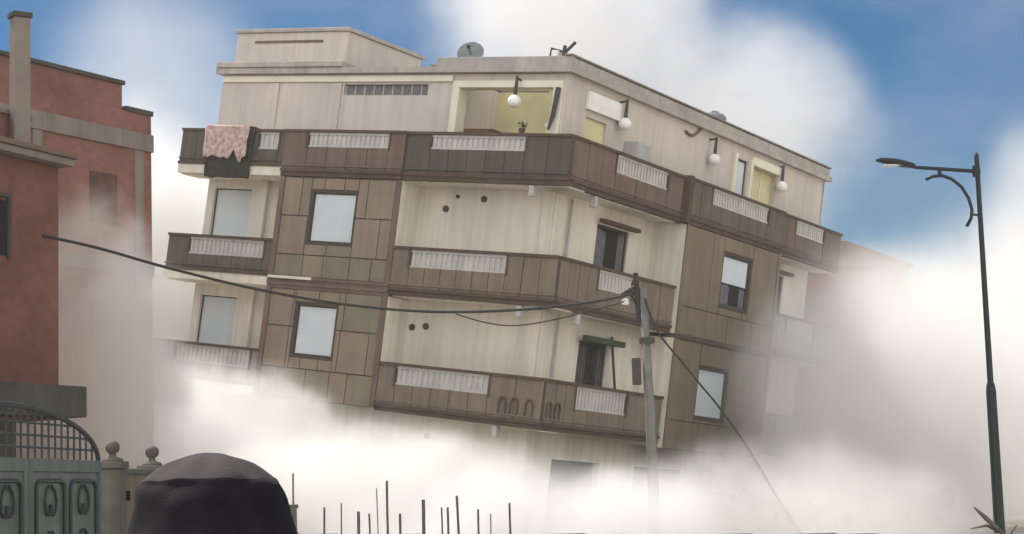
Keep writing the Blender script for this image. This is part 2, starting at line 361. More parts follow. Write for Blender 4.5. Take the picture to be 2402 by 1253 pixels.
# --- balconies
def balcony(T, u0, u1, z, mp, slots, kind='A', cream=False, d0=0.0, ends=(False, False), panels=True, cut=0.0):
    """solid parapet with pale railing slots, moulded cap, slab. z is the underside of the slab"""
    Z = lambda q: z + q
    b = MB()
    zb, zt = (0.27 if cream else 0.14), 1.20
    th = 0.14
    # parapet wall as a run of vertical panels with slots left open
    us = [u0]; 
    for s in slots: us += [s[0], s[1]]
    us.append(u1)
    mats = mp if isinstance(mp, list) else [mp]
    for i in range(len(us) - 1):
        a, c = us[i], us[i + 1]
        zz = zt if i % 2 == 0 else slots[i // 2][2]
        if c - a < 0.02: continue
        n = max(1, round((c - a) / random.uniform(0.5, 0.75)))
        for k in range(n):
            aa, cc = a + (c - a) * k / n, a + (c - a) * (k + 1) / n
            dj = d0 + random.choice((0, 0.006, 0.012))
            g = 0.012
            b.box(aa + g, cc - g, dj, d0 + th, Z(zb), Z(zz), mats[(i + k) % len(mats)] if random.random() < 0.8 else random.choice(mats), T)
            b.box(cc - g, cc + (g if k < n - 1 else 0), d0 + 0.03, d0 + th, Z(zb), Z(zz), M['joint'], T)
            if k == 0: b.box(aa, aa + g, d0 + 0.03, d0 + th, Z(zb), Z(zz), M['joint'], T)
    o = b.build('balcony', bld)
    # caps and trims
    t = MB()
    t.box(u0, u1, d0 - 0.04, d0 + th + 0.03, Z(zt), Z(zt + 0.07), M['trim'], T)
    t.box(u0, u1, d0 - 0.035, d0 + 0.0 - 0.002, Z(zb - 0.02), Z(zb + 0.06), M['trim'], T)
    t.box(u0, u1, d0 - 0.03, d0 - 0.002, Z(zb + 0.13), Z(zb + 0.17), mats[0], T)
    for s in slots:
        t.box(s[0] - 0.06, s[0] - 0.002, d0 - 0.02, d0 + 0.1, Z(s[2] - 0.05), Z(zt - 0.002), M['trim'], T)
        t.box(s[1] + 0.002, s[1] + 0.06, d0 - 0.02, d0 + 0.1, Z(s[2] - 0.05), Z(zt - 0.002), M['trim'], T)
    t.build('trim', o)
    # railing in the slots: turned balusters between two rails over a pale panel
    for s in slots:
        r = MB(); a, c, zz = s[:3]
        r.box(a, c, d0 + 0.062, d0 + 0.14, Z(zz), Z(zt), M['balus'], T)
        r.box(a, c, d0 + 0.02, d0 + 0.06, Z(zz + 0.002), Z(zz + 0.05), M['balus'], T)
        r.box(a, c, d0 + 0.02, d0 + 0.06, Z(zt - 0.07), Z(zt - 0.004), M['balus'], T)
        n = int((c - a) / 0.16)
        for k in range(n):
            uc = a + (k + 0.5) * (c - a) / n
            r.box(uc - 0.045, uc + 0.045, d0 + 0.036, d0 + 0.06, Z(zz + 0.052), Z(zt - 0.072), M['balus'], T)
        r.build('railing', o)
    # slab
    s_ = MB(); ms = M['cream']
    s_.box(u0 + 0.001, u1 - 0.001, d0 + (0.0 if cream else 0.012), DR - 0.003, Z(0), Z(zb - 0.022), ms if cream else M['trim'], T)
    s_.box(u0 + 0.02, u1 - 0.02, d0 + 0.16, DR - 0.004, Z(-0.03), Z(-0.002), M['cream'], T)
    s_.build('slab', o)
    # returns at the free ends
    e = MB()
    if ends[0]:
        e.box(u0, u0 + 0.14, d0 + th + 0.002, DR, Z(zb), Z(zt), mats[0], T); e.box(u0 - 0.03, u0 + 0.17, d0 + th + 0.032, DR, Z(zt), Z(zt + 0.07), M['trim'], T)
    if ends[1]:
        e.box(u1 - 0.14, u1, d0 + th + 0.002, DR + 0.4, Z(zb), Z(zt), mats[0], T); e.box(u1 - 0.17, u1 + 0.03, d0 + th + 0.032, DR + 0.4, Z(zt), Z(zt + 0.07), M['trim'], T)
    if e.v: e.build('side_parapet', o)
    return o

P, PG, MV = M['parapet'], M['parapet_green'], M['mauve']
PL = M['parapet_pale'] = mat('pale_panel', (0.30, 0.27, 0.25), (0.24, 0.22, 0.2), 0.9, streak=0.3)  # paler panel tone for the lower left and right end balconies
TAN = M['tan_panel'] = mat('tan_rib_panel', (0.205, 0.16, 0.12), (0.155, 0.122, 0.095), 0.9, streak=0.4, c3=(0.09, 0.07, 0.06))
# level 3
balcony(FA, -13.03, -9.15, 0, [PG], [(-10.12, -9.4, 0.72)], cream=True, ends=(True, False))
balcony(FA, -9.15, -5.04, 0, [MV], [(-8.3, -5.57, 0.80)], d0=-0.07)
balcony(FA, -5.04, -0.003, 0, [PG], [(-4.25, -1.35, 0.82)])
balcony(FB, 0.15, 5.9, 0, [MV], [(2.26, 5.0, 0.72)])
balcony(FB, 6.1, 12.1, 0, [P], [(7.4, 11.0, 0.74)], d0=-0.12)
balcony(FB, 12.1, 16.64, 0, [P, MV], [(13.2, 15.3, 0.76)], cream=False, ends=(False, True))
b = MB(); b.box(5.9, 6.1, -0.2, 0.2, 0.0, 1.29, M['trim'], lambda u, d, z: FB(u, d, z)); b.build('corner_post', bld)
# level 2
balcony(FA, -13.03, -9.15, -3, [P], [(-12.2, -9.45, 0.72)], cream=True, ends=(True, False))
balcony(FA, -5.04, -0.003, -3, [TAN], [(-4.47, -1.5, 0.74)])
balcony(FB, 0.15, 6.02, -3, [TAN], [(2.0, 3.75, 0.70)])
balcony(FB, 12.1, 16.64, -3, [PL], [(13.2, 15.3, 0.76)], ends=(False, True))
# level 1
balcony(FA, -13.03, -9.15, -6, [PL], [(-12.2, -9.45, 0.72)], cream=True, ends=(True, False))
balcony(FA, -5.04, -0.003, -6, [TAN], [(-4.47, -1.6, 0.72)])
balcony(FB, 0.15, 6.02, -6, [TAN], [(1.55, 4.1, 0.62)])
balcony(FB, 12.1, 16.64, -6, [PL], [(13.2, 15.3, 0.76)], ends=(False, True))
# ornamental arches on the lowest parapet, near the corner
for T, u in ((FA, -1.12), (FA, -0.78), (FA, -0.34), (FB, 0.35), (FB, 0.75)):
    b = MB(); pts = [T(u + a, -0.02, c) for a, c in ((-0.1, -5.7), (-0.1, -5.4), (-0.05, -5.3), (0.05, -5.3), (0.1, -5.4), (0.1, -5.7))]
    b.tube(pts, 0.03, M['trim'], 6); b.build('arch_ornament', bld)

# --- tiled bays between the balconies
def bay(T, u0, u1, z0, z1, win, tiles, d0=0.0, rows=(1.0, 1.0), seed=1, mband=None, wmin=0.5, wmax=1.0):
    rnd = random.Random(seed)
    b = MB()
    hu0, hu1, hz0, hz1 = win
    # backing with side returns
    wallgrid(b, T, u0, u1, z0, z1, d0 + 0.02, [win], M['joint'], 0.14, M['frame'])
    b.box(u0, u0 + 0.1, d0 + 0.025, DR - 0.002, z0, z1, M['cream'], T); b.box(u1 - 0.1, u1, d0 + 0.025, DR - 0.002, z0, z1, M['cream'], T)
    b.add([T(u0 + .1, d0 + 0.3, z0), T(u1 - .1, d0 + 0.3, z0), T(u1 - .1, d0 + 0.3, z1), T(u0 + .1, d0 + 0.3, z1)], [(0, 1, 2, 3)], M['dark'])
    o = b.build('bay', bld)
    t = MB()
    zs = [z1]; q = z1
    for r in rows: q -= r; zs.append(q)
    if zs[-1] > z0 + 0.05: zs.append(z0)
    g = 0.015; e0, e1 = u0 + 0.17, u1 - 0.17
    for i in range(len(zs) - 1):
        cuts = [e0]
        while cuts[-1] < e1: cuts.append(cuts[-1] + rnd.uniform(wmin, wmax))
        cuts = [c for c in cuts if c < e1 - 0.25] + [e1]
        cuts = sorted(cuts + [hu0 - 0.08, hu1 + 0.08]) if zs[i + 1] < hz1 and zs[i] > hz0 else cuts
        cc = [cuts[0]]
        for c in cuts[1:]:
            if c - cc[-1] > 0.13 or abs(c - hu0 + 0.08) < 1e-6 or abs(c - hu1 - 0.08) < 1e-6 or c == e1: cc.append(c)
        for a, c in zip(cc[:-1], cc[1:]):
            if c - a < 0.03: continue
            m = M[rnd.choice(tiles)]; dj = d0 - rnd.uniform(0.0, 0.012)
            top, bot = zs[i] - g, zs[i + 1] + g
            mid = (a + c) / 2
            if hu0 - 0.081 < mid < hu1 + 0.081 and bot < hz1 and top > hz0:
                if top > hz1 + 0.15: t.box(a + g, c - g, dj, d0 + 0.016, hz1 + 0.09, top, m, T)
                if bot < hz0 - 0.15: t.box(a + g, c - g, dj, d0 + 0.016, bot, hz0 - 0.09, m, T)
            else: t.box(a + g, c - g, dj, d0 + 0.016, bot, top, m, T)
    t.build('tile_cladding', o)
    for a in (u0, u1 - 0.16):
        r = MB(); r.box(a, a + 0.16, d0 - 0.03, d0 + 0.016, z0, z1, mband or M['mauve'], T); r.build('edge_trim', o)
    return o

def window(T, u0, u1, z0, z1, d, shut=1.0, curtain=False, bars=False, hood=False, fw=0.06):
    """frame in the reveal, roller shutter lowered over part of the height, dark room or curtain behind"""
    b = MB()
    b.box(u0, u0 + fw, d, d + 0.08, z0, z1, M['frame'], T); b.box(u1 - fw, u1, d, d + 0.08, z0, z1, M['frame'], T)
    b.box(u0 + fw, u1 - fw, d, d + 0.08, z1 - fw, z1, M['frame'], T); b.box(u0 + fw, u1 - fw, d, d + 0.08, z0, z0 + fw, M['frame'], T)
    o = b.build('window', bld)
    zs = z1 - fw - (z1 - z0 - 2 * fw) * shut
    if shut > 0:
        s = MB(); n = max(3, int((z1 - zs) / 0.055)); 
        for k in range(n):
            za = zs + (z1 - fw - zs) * k / n; zc = zs + (z1 - fw - zs) * (k + 1) / n
            s.box(u0 + fw, u1 - fw, d + 0.025, d + 0.045, za + 0.004, zc - 0.002, M['shutter'], T)
            s.box(u0 + fw, u1 - fw, d + 0.032, d + 0.043, zc - 0.002, zc + 0.004, M['shutter'], T)
        s.build('shutter', o)
    if shut < 1:
        s = MB(); s.box(u0 + fw, u1 - fw, d + 0.055, d + 0.07, z0 + fw, zs, M['dark'], T)
        s.build('pane', o)
        if curtain:
            w = (u1 - u0) / 2
            for a, c in ((u0 + fw + 0.05, u0 + w * 0.75), (u1 - w * 0.45, u1 - fw - 0.02)):
                n = 8; s = MB()
                for k in range(n):
                    x0 = a + (c - a) * k / n; x1 = a + (c - a) * (k + 1) / n
                    s.box(x0, x1, d + (0.035 if k % 2 else 0.045), d + 0.052, z0 + fw, zs - 0.1 * random.random(), M['curtain'], T)
                s.build('curtain', o)
        if bars:
            s = MB(); n = int((u1 - u0) / 0.13)
            for k in range(1, n):
                u = u0 + (u1 - u0) * k / n; s.box(u - 0.009, u + 0.009, d - 0.03, d - 0.012, z0, z1, M['frame'], T)
            for k in (0.33, 0.66): s.box(u0, u1, d - 0.034, d - 0.03, z0 + (z1 - z0) * k - .01, z0 + (z1 - z0) * k + .01, M['frame'], T)
            s.build('grille', o)
    if hood:
        s = MB(); s.box(u0 - 0.12, u1 + 0.14, d - 0.34, d - 0.17, z1 + 0.02, z1 + 0.12, M['rust'], T); s.build('hood', o)
    return o

AT = ['tileA', 'tileB', 'tileC']
BAYA = (-9.15, -5.04)
bay(FA, *BAYA, -2.72, -0.02, (-7.95, -6.5, -1.75, -0.42), AT, rows=(1.05, 1.05), seed=3)
bay(FA, *BAYA, -5.95, -3.05, (-8.0, -6.68, -4.78, -3.45), AT, rows=(1.0, 1.1), seed=5)
window(FA, -7.95, -6.5, -1.75, -0.42, 0.06, fw=0.035)
window(FA, -8.0, -6.68, -4.78, -3.45, 0.06, fw=0.035)
b = MB()
for k, (za, zc, dd) in enumerate(((-3.05, -2.96, -0.02), (-2.957, -2.87, -0.05), (-2.867, -2.8, -0.03), (-2.797, -2.722, -0.06))): b.box(*BAYA, dd, 0.2, za, zc, M['mauve'], FA)
b.build('string_course', bld)
b = MB(); b.box(-9.1, -7.6, -0.10, -0.062, -2.79, -2.72, M['topbright'], FA); b.build('ledge', bld)  # added pale strip: a yellowish highlight on the course put into colour
BB = (6.1, 12.1)
bay(FB, *BB, -3.0, -0.02, (8.5, 10.2, -1.95, -0.5), ['tileD'], d0=-0.12, rows=(2.2,), seed=8, mband=M['tileD'], wmin=1.3, wmax=2.2)
bay(FB, *BB, -6.1, -3.12, (7.75, 9.45, -5.15, -3.8), ['tileD'], d0=-0.12, rows=(2.2,), seed=9, mband=M['tileD'], wmin=1.3, wmax=2.2)
window(FB, 8.5, 10.2, -1.95, -0.5, -0.06, shut=0.55, curtain=True)
window(FB, 7.75, 9.45, -5.15, -3.8, -0.06, fw=0.035)
b = MB(); b.box(*BB, -0.17, 0.2, -3.117, -3.003, M['trim'], FB); b.build('string_course', bld)
# windows and doors in the set-back walls
window(FA, -12.35, -10.95, -2.75, -0.28, DR + 0.08, fw=0.03)
window(FA, -12.35, -11.0, -5.75, -3.35, DR + 0.08, fw=0.03)
window(FB, 3.12, 4.78, -2.1, -0.5, DR + 0.05, shut=0.0, curtain=True, hood=True)
window(FB, 2.88, 4.34, -5.1, -3.58, DR + 0.05, shut=0.0, curtain=True, bars=True)
window(FB, 13.5, 14.6, -2.1, -0.42, DR + 0.05, shut=0.0, curtain=True, hood=True)
window(FB, 13.42, 14.3, -5.1, -3.85, DR + 0.05, shut=0.0, curtain=True)
window(FB, 10.5, 11.3, 0.3, 2.62, DR + 0.05, shut=0.7)
# pilasters beside the balcony doors, corner pilasters, rain pipe
for z in (-3, -6):
    for T, a, c, dd in ((FA, -10.6, -10.3, 0.12), (FA, -9.6, -9.2, 0.06), (FA, -1.2, -0.9, 0.05), (FB, 0.95, 1.3, 0.05)):
        b = MB(); b.box(a, c, DR - dd, DR - 0.003, z + 0.24, z + 2.96, M['cream'], T); b.build('pilaster', bld, bevel=0.01)
b = MB(); b.tube([FB(1.65, DR - 0.08, -0.1), FB(1.65, DR - 0.08, -5.7)], 0.035, M['ac'], 8); b.build('rain_pipe', bld)
# drain spouts under the slabs
for T, u, z in ((FA, -1.05, 0), (FB, 1.5, 0), (FA, -1.0, -3), (FB, 1.3, -3), (FA, -1.3, -6)):
    b = MB(); b.box(u - 0.07, u + 0.07, 0.02, 0.2, z - 0.3, z - 0.032, M['ac'], T); b.build('drain_spout', bld, bevel=0.01)
# vent holes
for T, u, z in ((FA, -4.18, -0.59), (FA, -3.01, -0.3), (FA, -3.84, -0.26), (FA, -4.36, -3.69), (FA, -4.8, -3.74), (FA, -3.9, -6.5)):
    b = MB(); c = Vector(T(u, DR, z)); b.tube([c + Vector((0, -0.05, 0)), c + Vector((0, -0.002, 0))], 0.085 if z != -0.26 else 0.05, M['frame'], 14)
    b.build('vent', bld)
# globe lamps on brackets
for T, u in ((FA, -2.3), (FB, 3.55), (FB, 8.75), (FB, 13.3)):
    b = MB(); x = Vector(T(u, DR - 0.22, 2.88)); y = Vector(T(u, DR - 0.22, 2.38)); wl = Vector(T(u, DR - 0.002, 2.8))
    b.tube([x, y], [0.035, 0.055], M['frame'], 10); b.tube([wl, x + Vector((0, 0, -0.05))], 0.03, M['frame'], 6)
    o = b.build('wall_lamp', bld)
    g = MB(); c = T(u, DR - 0.22, 2.22)
    g.lathe([(0.17 * math.sin(math.pi * k / 12) + 0.002, -0.17 * math.cos(math.pi * k / 12)) for k in range(13)], c, M['white'], 20); g.build('globe', o, smooth=True)
# white sign panel on the side wall, awning pole, box on the wall, blinds at the corner
b = MB(); b.box(1.85, 3.55, DR - 0.1, DR - 0.003, 2.28, 2.75, M['white'], FB); b.build('sign_panel', bld, bevel=0.01)
b = MB(); b.box(4.0, 4.75, DR - 0.42, DR - 0.003, 1.25, 1.85, M['ac'], FB); o = b.build('wall_box', bld, bevel=0.02)
b = MB(); b.box(11.4, 13.5, DR - 0.14, DR - 0.003, 2.55, 2.8, M['topbright'], FB); b.build('lintel', bld, bevel=0.01)
b = MB()
for u in (10.28, 11.34): b.box(u, u + 0.16, DR - 0.12, DR - 0.003, 0.3, 2.72, M['topbright'], FB)
b.build('door_surround', bld, bevel=0.01)
b = MB(); pts = [Vector(FB(7.2 + 0.9 * k / 10, DR - 0.05, 2.75 - 0.16 * math.sin(math.pi * (k / 10)) + 0.25 * k / 10)) for k in range(11)]
b.tube(pts, 0.04, M['mauve'], 6); b.build('hanging_pipe', bld)
b = MB(); b.tube([FA(-1.08, DR - 0.12, 2.6), FA(-1.14, DR - 0.14, 1.9), FA(-1.22, DR - 0.16, 1.5)], [0.07, 0.06, 0.03], M['frame'], 8); b.build('rolled_blind', bld)
b = MB(); b.tube([FB(4.3, DR - 0.12, -3.35), FB(4.55, DR - 0.3, -5.0)], 0.04, M['frame'], 6); b.build('awning_pole', bld)
b = MB(); b.box(2.7, 4.6, DR - 0.4, DR - 0.19, -3.6, -3.45, M['leaf'], FB); b.build('window_awning', bld, bevel=0.02)

# --- broken plinth storey edges
def rock(b, c, r, m, rnd):
    n1, n2 = 5, 4; vs = []; s = [rnd.uniform(0.5, 1.2) * r for _ in range(3)]
    rot = Matrix.Rotation(rnd.uniform(0, 6.28), 3, Vector((rnd.uniform(-1, 1), rnd.uniform(-1, 1), rnd.uniform(-1, 1))).normalized())
    p = []
    for x in (-1, 1):
        for y in (-1, 1):
            for z in (-1, 1):
                p.append(rot @ Vector((x * s[0] * rnd.uniform(.6, 1), y * s[1] * rnd.uniform(.6, 1), z * s[2] * rnd.uniform(.6, 1))) + Vector(c))
    q = [p[0], p[4], p[6], p[2], p[1], p[5], p[7], p[3]]
    b.hexa(q, m)
rnd = random.Random(5)
b = MB()
for i in range(520):
    t = rnd.random(); 
    if t < 0.5: u = rnd.uniform(-13, 0.5); p = BT + Rm @ Vector((u, rnd.uniform(-3.4, 0.4), 0))
    else: u = rnd.uniform(0, 17); p = BT + Rm @ Vector((rnd.uniform(-0.5, 3.2), u, 0))
    h = min(0.8, max(0, rnd.gauss(0.3, 0.35))); rock(b, (p.x, p.y, h), rnd.choice((0.12, 0.2, 0.3, 0.5)), M['rubble'] if rnd.random() < 0.8 else M['brick'], rnd)
tag(b.build('rubble'), 'heap of broken concrete and brick along the foot of the leaning block', 'rubble', kind='stuff')

# --- things standing or hanging on the building
def on_roof(x, y, z=TZ + 0.16): return BW((x, y, z + ZB))
# satellite dishes
def dish(x, y, r, label, tilt, mount=0.25, z=TZ + 0.16):
    m4 = Matrix.Translation(on_roof(x, y, z)) @ Rm.to_4x4()
    e = empty('satellite_dish', M4=m4); tag(e, label, 'satellite dish')
    b = MB(); b.tube([(0, 0, 0), (0, 0, mount), (0, -0.08, mount + 0.1)], 0.03, M['metal_green'], 8); b.build('mast', e)
    g = MB(); prof = [(r * k / 6, 0.22 * r * (k / 6) ** 2) for k in range(1, 7)] 
    g.lathe([(0.01, 0)] + prof + [(r, 0.22 * r + 0.01)] + [(r * k / 6, 0.22 * r * (k / 6) ** 2 + 0.015) for k in range(6, 0, -1)], (0, 0, 0), M['dish'], 24)
    o = g.build('reflector', e, smooth=True); o.matrix_parent_inverse = Matrix(); o.location = (0, -0.1, mount + 0.1 + r * 0.5); o.rotation_euler = (R_(90 - tilt[0]), 0, R_(tilt[1]))
    a = MB(); a.tube([(0, 0, 0), (0, 0, r * 0.95)], 0.015, M['metal_green'], 6); a.box(-0.04, 0.04, -0.04, 0.04, r * 0.9, r * 1.05, M['metal_green'])
    q = a.build('feed_arm', e); q.location = o.location; q.rotation_euler = o.rotation_euler
    return e
dish(-4.35, 1.5, 0.36, 'round grey satellite dish standing on the flat roof left of its middle', (25, 20), 0.18)
# dark jumble of bent aerials at the roof corner
e = empty('aerial', M4=Matrix.Translation(on_roof(-1.35, 1.2)) @ Rm.to_4x4()); tag(e, 'dark tangled aerial with white box at the corner of the flat roof', 'aerial')
b = MB(); b.tube([(0, 0, 0), (0.05, 0, 0.62)], 0.05, M['frame'], 8); b.tube([(0.03, 0, 0.4), (0.35, 0, 0.7)], 0.045, M['frame'], 6); b.tube([(0.05, 0, 0.45), (-0.35, 0, 0.55), (-0.38, 0, 0.2)], 0.035, M['frame'], 6)
b.tube([(0.05, 0, 0.4), (0.5, 0.1, 0.25)], 0.05, M['frame'], 6); b.build('mast', e)
b = MB(); b.box(-0.27, -0.08, -0.12, 0.08, 0.15, 0.48, M['white']); b.build('box', e, bevel=0.02)
# water tank on the side roof
e = empty('water_tank', M4=Matrix.Translation(on_roof(-1.6, 10.2)) @ Rm.to_4x4()); tag(e, 'small grey water tank on the roof above the side wall', 'water tank')
b = MB(); b.lathe([(0.34, 0), (0.36, 0.06), (0.35, 0.6), (0.28, 0.68), (0.1, 0.72)], (0, 0, 0), M['dish'], 18); b.build('tank_body', e, smooth=False)
b = MB(); b.lathe([(0.11, 0.70), (0.11, 0.76)], (0, 0, 0), M['dish'], 12); b.build('lid', e)
# flattened heap of dusty cloth at the left of the roof edge
b = MB(); r2 = random.Random(3)
for k in range(16): rock(b, (r2.uniform(-0.9, 0.5), r2.uniform(-0.2, 0.2), r2.uniform(0.02, 0.16)), r2.uniform(0.06, 0.13), M['dish'], r2)
o = b.build('roof_debris', matrix=Matrix.Translation(on_roof(-5.0, 1.3)) @ Rm.to_4x4()); tag(o, 'low heap of grey debris on the roof left of the round dish', 'debris')
# blanket and rug over the left end of the top balcony
def draped(name, label, cat, u0, u1, zt, zb, m, fringe, over=True, seed=1, off=0.06):
    r3 = random.Random(seed); nx, nz = 26, 16; b = MB(); vs = []; fs = []
    for side in (0, 1):
        for j in range(nz + 1):
            for i in range(nx + 1):
                u = u0 + (u1 - u0) * i / nx; low = zb + fringe * mnoise.noise(Vector((u * 4 + seed, 0, 0)))
                z = zt + (low - zt) * j / nz
                d = -off - 0.05 * mnoise.noise(Vector((u * 5, z * 2, seed))) - 0.02 * side
                vs.append(FA(u + 0.03 * mnoise.noise(Vector((z * 3, u, 4))), d + 0.02, z))
    N = (nx + 1) * (nz + 1)
    for j in range(nz):
        for i in range(nx):
            a = j * (nx + 1) + i; fs.append((a, a + 1, a + nx + 2, a + nx + 1)); fs.append((N + a, N + a + nx + 1, N + a + nx + 2, N + a + 1))
    rim = [i for i in range(nx + 1)] + [j * (nx + 1) + nx for j in range(1, nz + 1)] + [nz * (nx + 1) + i for i in range(nx - 1, -1, -1)] + [j * (nx + 1) for j in range(nz - 1, 0, -1)]
    for a, c in zip(rim, rim[1:] + rim[:1]): fs.append((a, c, N + c, N + a))
    b.add(vs, fs, m)
    if over: b.box(u0 + 0.02, u1 - 0.02, -0.06, 0.2, zt + 0.002, zt + 0.03, m, FA)
    base_z = zb + ZB
    o = b.build(name, smooth=True); o.matrix_world = BM; return tag(o, label, cat)
draped('rug', 'dark green rug hanging over the left end of the top balcony', 'rug', -11.95, -10.28, 1.29, -0.12, M['rug'], 0.05, seed=2, off=0.07)
petal = M['petal']
draped('blanket', 'faded pink and white blanket hanging on top of the dark green rug', 'blanket', -12.0, -10.42, 1.335, 0.45, petal, 0.35, seed=6, off=0.16)
# potted plant on the loggia sill
e = empty('potted_plant', M4=Matrix.Translation(BW(FA(-1.55, 0.06, 1.27))) @ Rm.to_4x4()); tag(e, 'small dark potted plant on the parapet cap below the open loggia', 'potted plant')
b = MB(); b.lathe([(0.06, 0), (0.09, 0.13)], (0, 0, 0), M['rust'], 10); b.build('pot', e)
b = MB(); r2 = random.Random(8)
for k in range(60):
    a = r2.uniform(0, 6.28); t = r2.uniform(0.02, 0.11); c = Vector((t * math.cos(a), t * math.sin(a), 0.13 + r2.uniform(0, 0.16)))
    x = Vector((r2.uniform(-1, 1), r2.uniform(-1, 1), r2.uniform(-1, 1))).normalized() * 0.035; y = x.cross(Vector((0, 0, 1))).normalized() * 0.02
    b.add([c - x, c + y, c + x, c - y], [(0, 1, 2, 3)], M['leaf'])
b.build('foliage', e)

# ------------------------------------------------------------------ brick buildings on the left
def frame2(o, a):   # local: x along the front (to the right, away), y into the building
    c, s = math.cos(a), math.sin(a)
    return Matrix(((c, -s, 0, o[0]), (s, c, 0, o[1]), (0, 0, 1, 0), (0, 0, 0, 1)))
# near one: front runs from A (left, near) to the corner at B (right, far)
pc = at(137, 600, 31.0)
ang = math.atan2(1.4, 0.62)
e = empty('brick_house', M4=frame2((pc.x, pc.y), ang)); tag(e, 'nearest red brick house at the left edge with a dark concrete ledge low down', 'house')
LF = -9.0
b = MB()
b.box(LF, 0, 0, 6, 2.95, 7.25, M['brick'])
b.build('wall', e)
b = MB(); b.box(LF, -0.85, 0.2, 5.8, 0, 2.95, M['concrete_dark']); b.build('ground_floor_wall', e)  # near-black tone has the shade under the ledge put into it
b = MB(); b.box(LF, 0.22, -0.42, 6.2, 2.98, 3.5, M['concrete_dark']); b.build('ledge', e, bevel=0.02)
b = MB(); b.box(LF, 0.14, -0.25, 6.1, 7.26, 7.38, M['concrete']); b.box(LF, 0.18, -0.3, 6.1, 7.383, 7.47, M['mauve']); b.build('eaves_slab', e, bevel=0.015)
b = MB(); b.box(LF, -0.15, 0.5, 5.6, 7.474, 8.1, M['brickfar']); b.box(LF, -0.1, 0.45, 5.65, 8.103, 8.18, M['concrete']); b.build('roof_parapet', e, bevel=0.01)
w_ = MB(); w_.box(-2.2, -1.35, -0.02, 0.1, 5.6, 6.5, M['dark']); o = w_.build('window', e)
w_ = MB(); w_.box(-2.28, -2.2, -0.05, 0.1, 5.55, 6.55, M['frame']); w_.box(-1.35, -1.27, -0.05, 0.1, 5.55, 6.55, M['frame']); w_.box(-2.28, -1.27, -0.06, 0.1, 6.552, 6.62, M['frame']); w_.build('frame', o)
# square column / chimney on its roof
pk = at(72, 300, 30.5)
k4 = frame2((pk.x, pk.y), R_(35))
e = empty('chimney', M4=Matrix.Translation((0, 0, 7.5)) @ k4); tag(e, 'tall square grey concrete chimney standing on the roof of the nearest brick house', 'chimney')
zt = at(72, 42, 30.5).z - 7.5
b = MB(); b.box(-0.28, 0, 0, 0.25, -0.02, zt, M['concrete']); b.build('shaft', e, bevel=0.008)
b = MB(); b.box(-0.31, 0.03, -0.03, 0.28, zt + 0.002, zt + 0.09, M['concrete_dark']); b.build('cap', e, bevel=0.01)

# farther one
pc = at(356, 500, 43.5)
e = empty('brick_apartment_block', M4=frame2((pc.x, pc.y), math.atan2(2.2, 1.30))); tag(e, 'taller red brown brick block with pale floor bands standing behind the nearest brick house', 'building')
zs1 = at(303, 187, 42.6).z; zs2 = at(356, 262, 43.5).z
b = MB()
b.box(-14, 0, 0, 8, 0, zs2 - 0.12, M['brickfar']); b.box(-14, -0.95, 0.05, 8, zs2 - 0.119, zs1 - 0.1, M['brickfar'])
b.build('wall', e)
b = MB(); b.box(-14, -0.9, -0.02, 8, zs1 - 0.098, zs1, M['concrete_dark']); b.box(-0.897, 0.05, -0.04, 8, zs2 - 0.118, zs2, M['concrete_dark']); b.build('coping', e, bevel=0.01)
zb1 = at(350, 330, 43.5).z
b = MB(); b.box(-14, 0.03, -0.06, 0.3, zb1 - 0.3, zb1 + 0.12, M['concrete']); b.box(-14, 0.03, -0.05, 0.3, zb1 - 3.3, zb1 - 2.95, M['concrete']); b.box(-14, 0.03, -0.05, 0.3, zb1 - 6.3, zb1 - 5.95, M['concrete']); b.build('floor_band', e, bevel=0.01)
for u in (-0.3, -3.6): 
    b = MB(); b.box(u - 0.3, u, -0.04, 0.2, 0, zb1 - 0.302, M['concrete']); b.build('column', e, bevel=0.01)
for u, z in ((-2.1, zb1 - 2.2), (-2.1, zb1 - 5.2), (-5.4, zb1 - 2.2), (-5.4, zb1 - 5.2)):
    b = MB(); b.box(u, u + 0.9, -0.015, 0.1, z, z + 1.2, M['rust']); o = b.build('window', e)
    b = MB(); b.box(u + 0.05, u + 0.85, -0.03, -0.016, z + 0.05, z + 1.15, M['rust']); b.build('shutter', o)

# pale little roof house seen through the dust, and the house far right
pc = at(190, 945, 62)
e = empty('small_house', M4=Matrix.Translation((pc.x, pc.y, 0))); tag(e, 'small pale house far off in the white dust between the gate and the leaning block', 'house')
b = MB(); b.box(0, 1.2, 0, 3, 0, pc.z, M['roof']); b.build('wall', e)
b = MB(); b.box(-0.05, 1.25, -0.06, 3.05, pc.z + 0.002, pc.z + 0.12, M['concrete']); b.build('roof', e, bevel=0.01)
b = MB(); b.tube([(0.95, 0.3, pc.z + 0.12), (0.93, 0.3, pc.z + 1.0)], 0.03, M['frame'], 6); b.build('mast', e)
pc = at(1985, 565, 72); pe = at(2125, 655, 80)
e = empty('gabled_house', M4=Matrix.Translation((pc.x, pc.y, 0))); tag(e, 'hazy red brown house with sloping roof behind the right end of the leaning block', 'house')
b = MB(); b.box(-4, 2.4, 0.2, 9, 0, pe.z - 0.3, M['brickfar']); b.build('wall', e)
b = MB(); h0 = pe.z - 0.298; h1 = pc.z
b.add([(-4.2, 0, h0), (2.7, 0, h0), (0.0, 0, h1), (-4.2, 0, h1), (-4.2, 9, h0), (2.7, 9, h0), (0.0, 9, h1), (-4.2, 9, h1)],
      [(0, 1, 2, 3), (4, 7, 6, 5), (1, 5, 6, 2), (2, 6, 7, 3), (0, 3, 7, 4), (0, 4, 5, 1)], M['mauve']); b.build('roof', e)

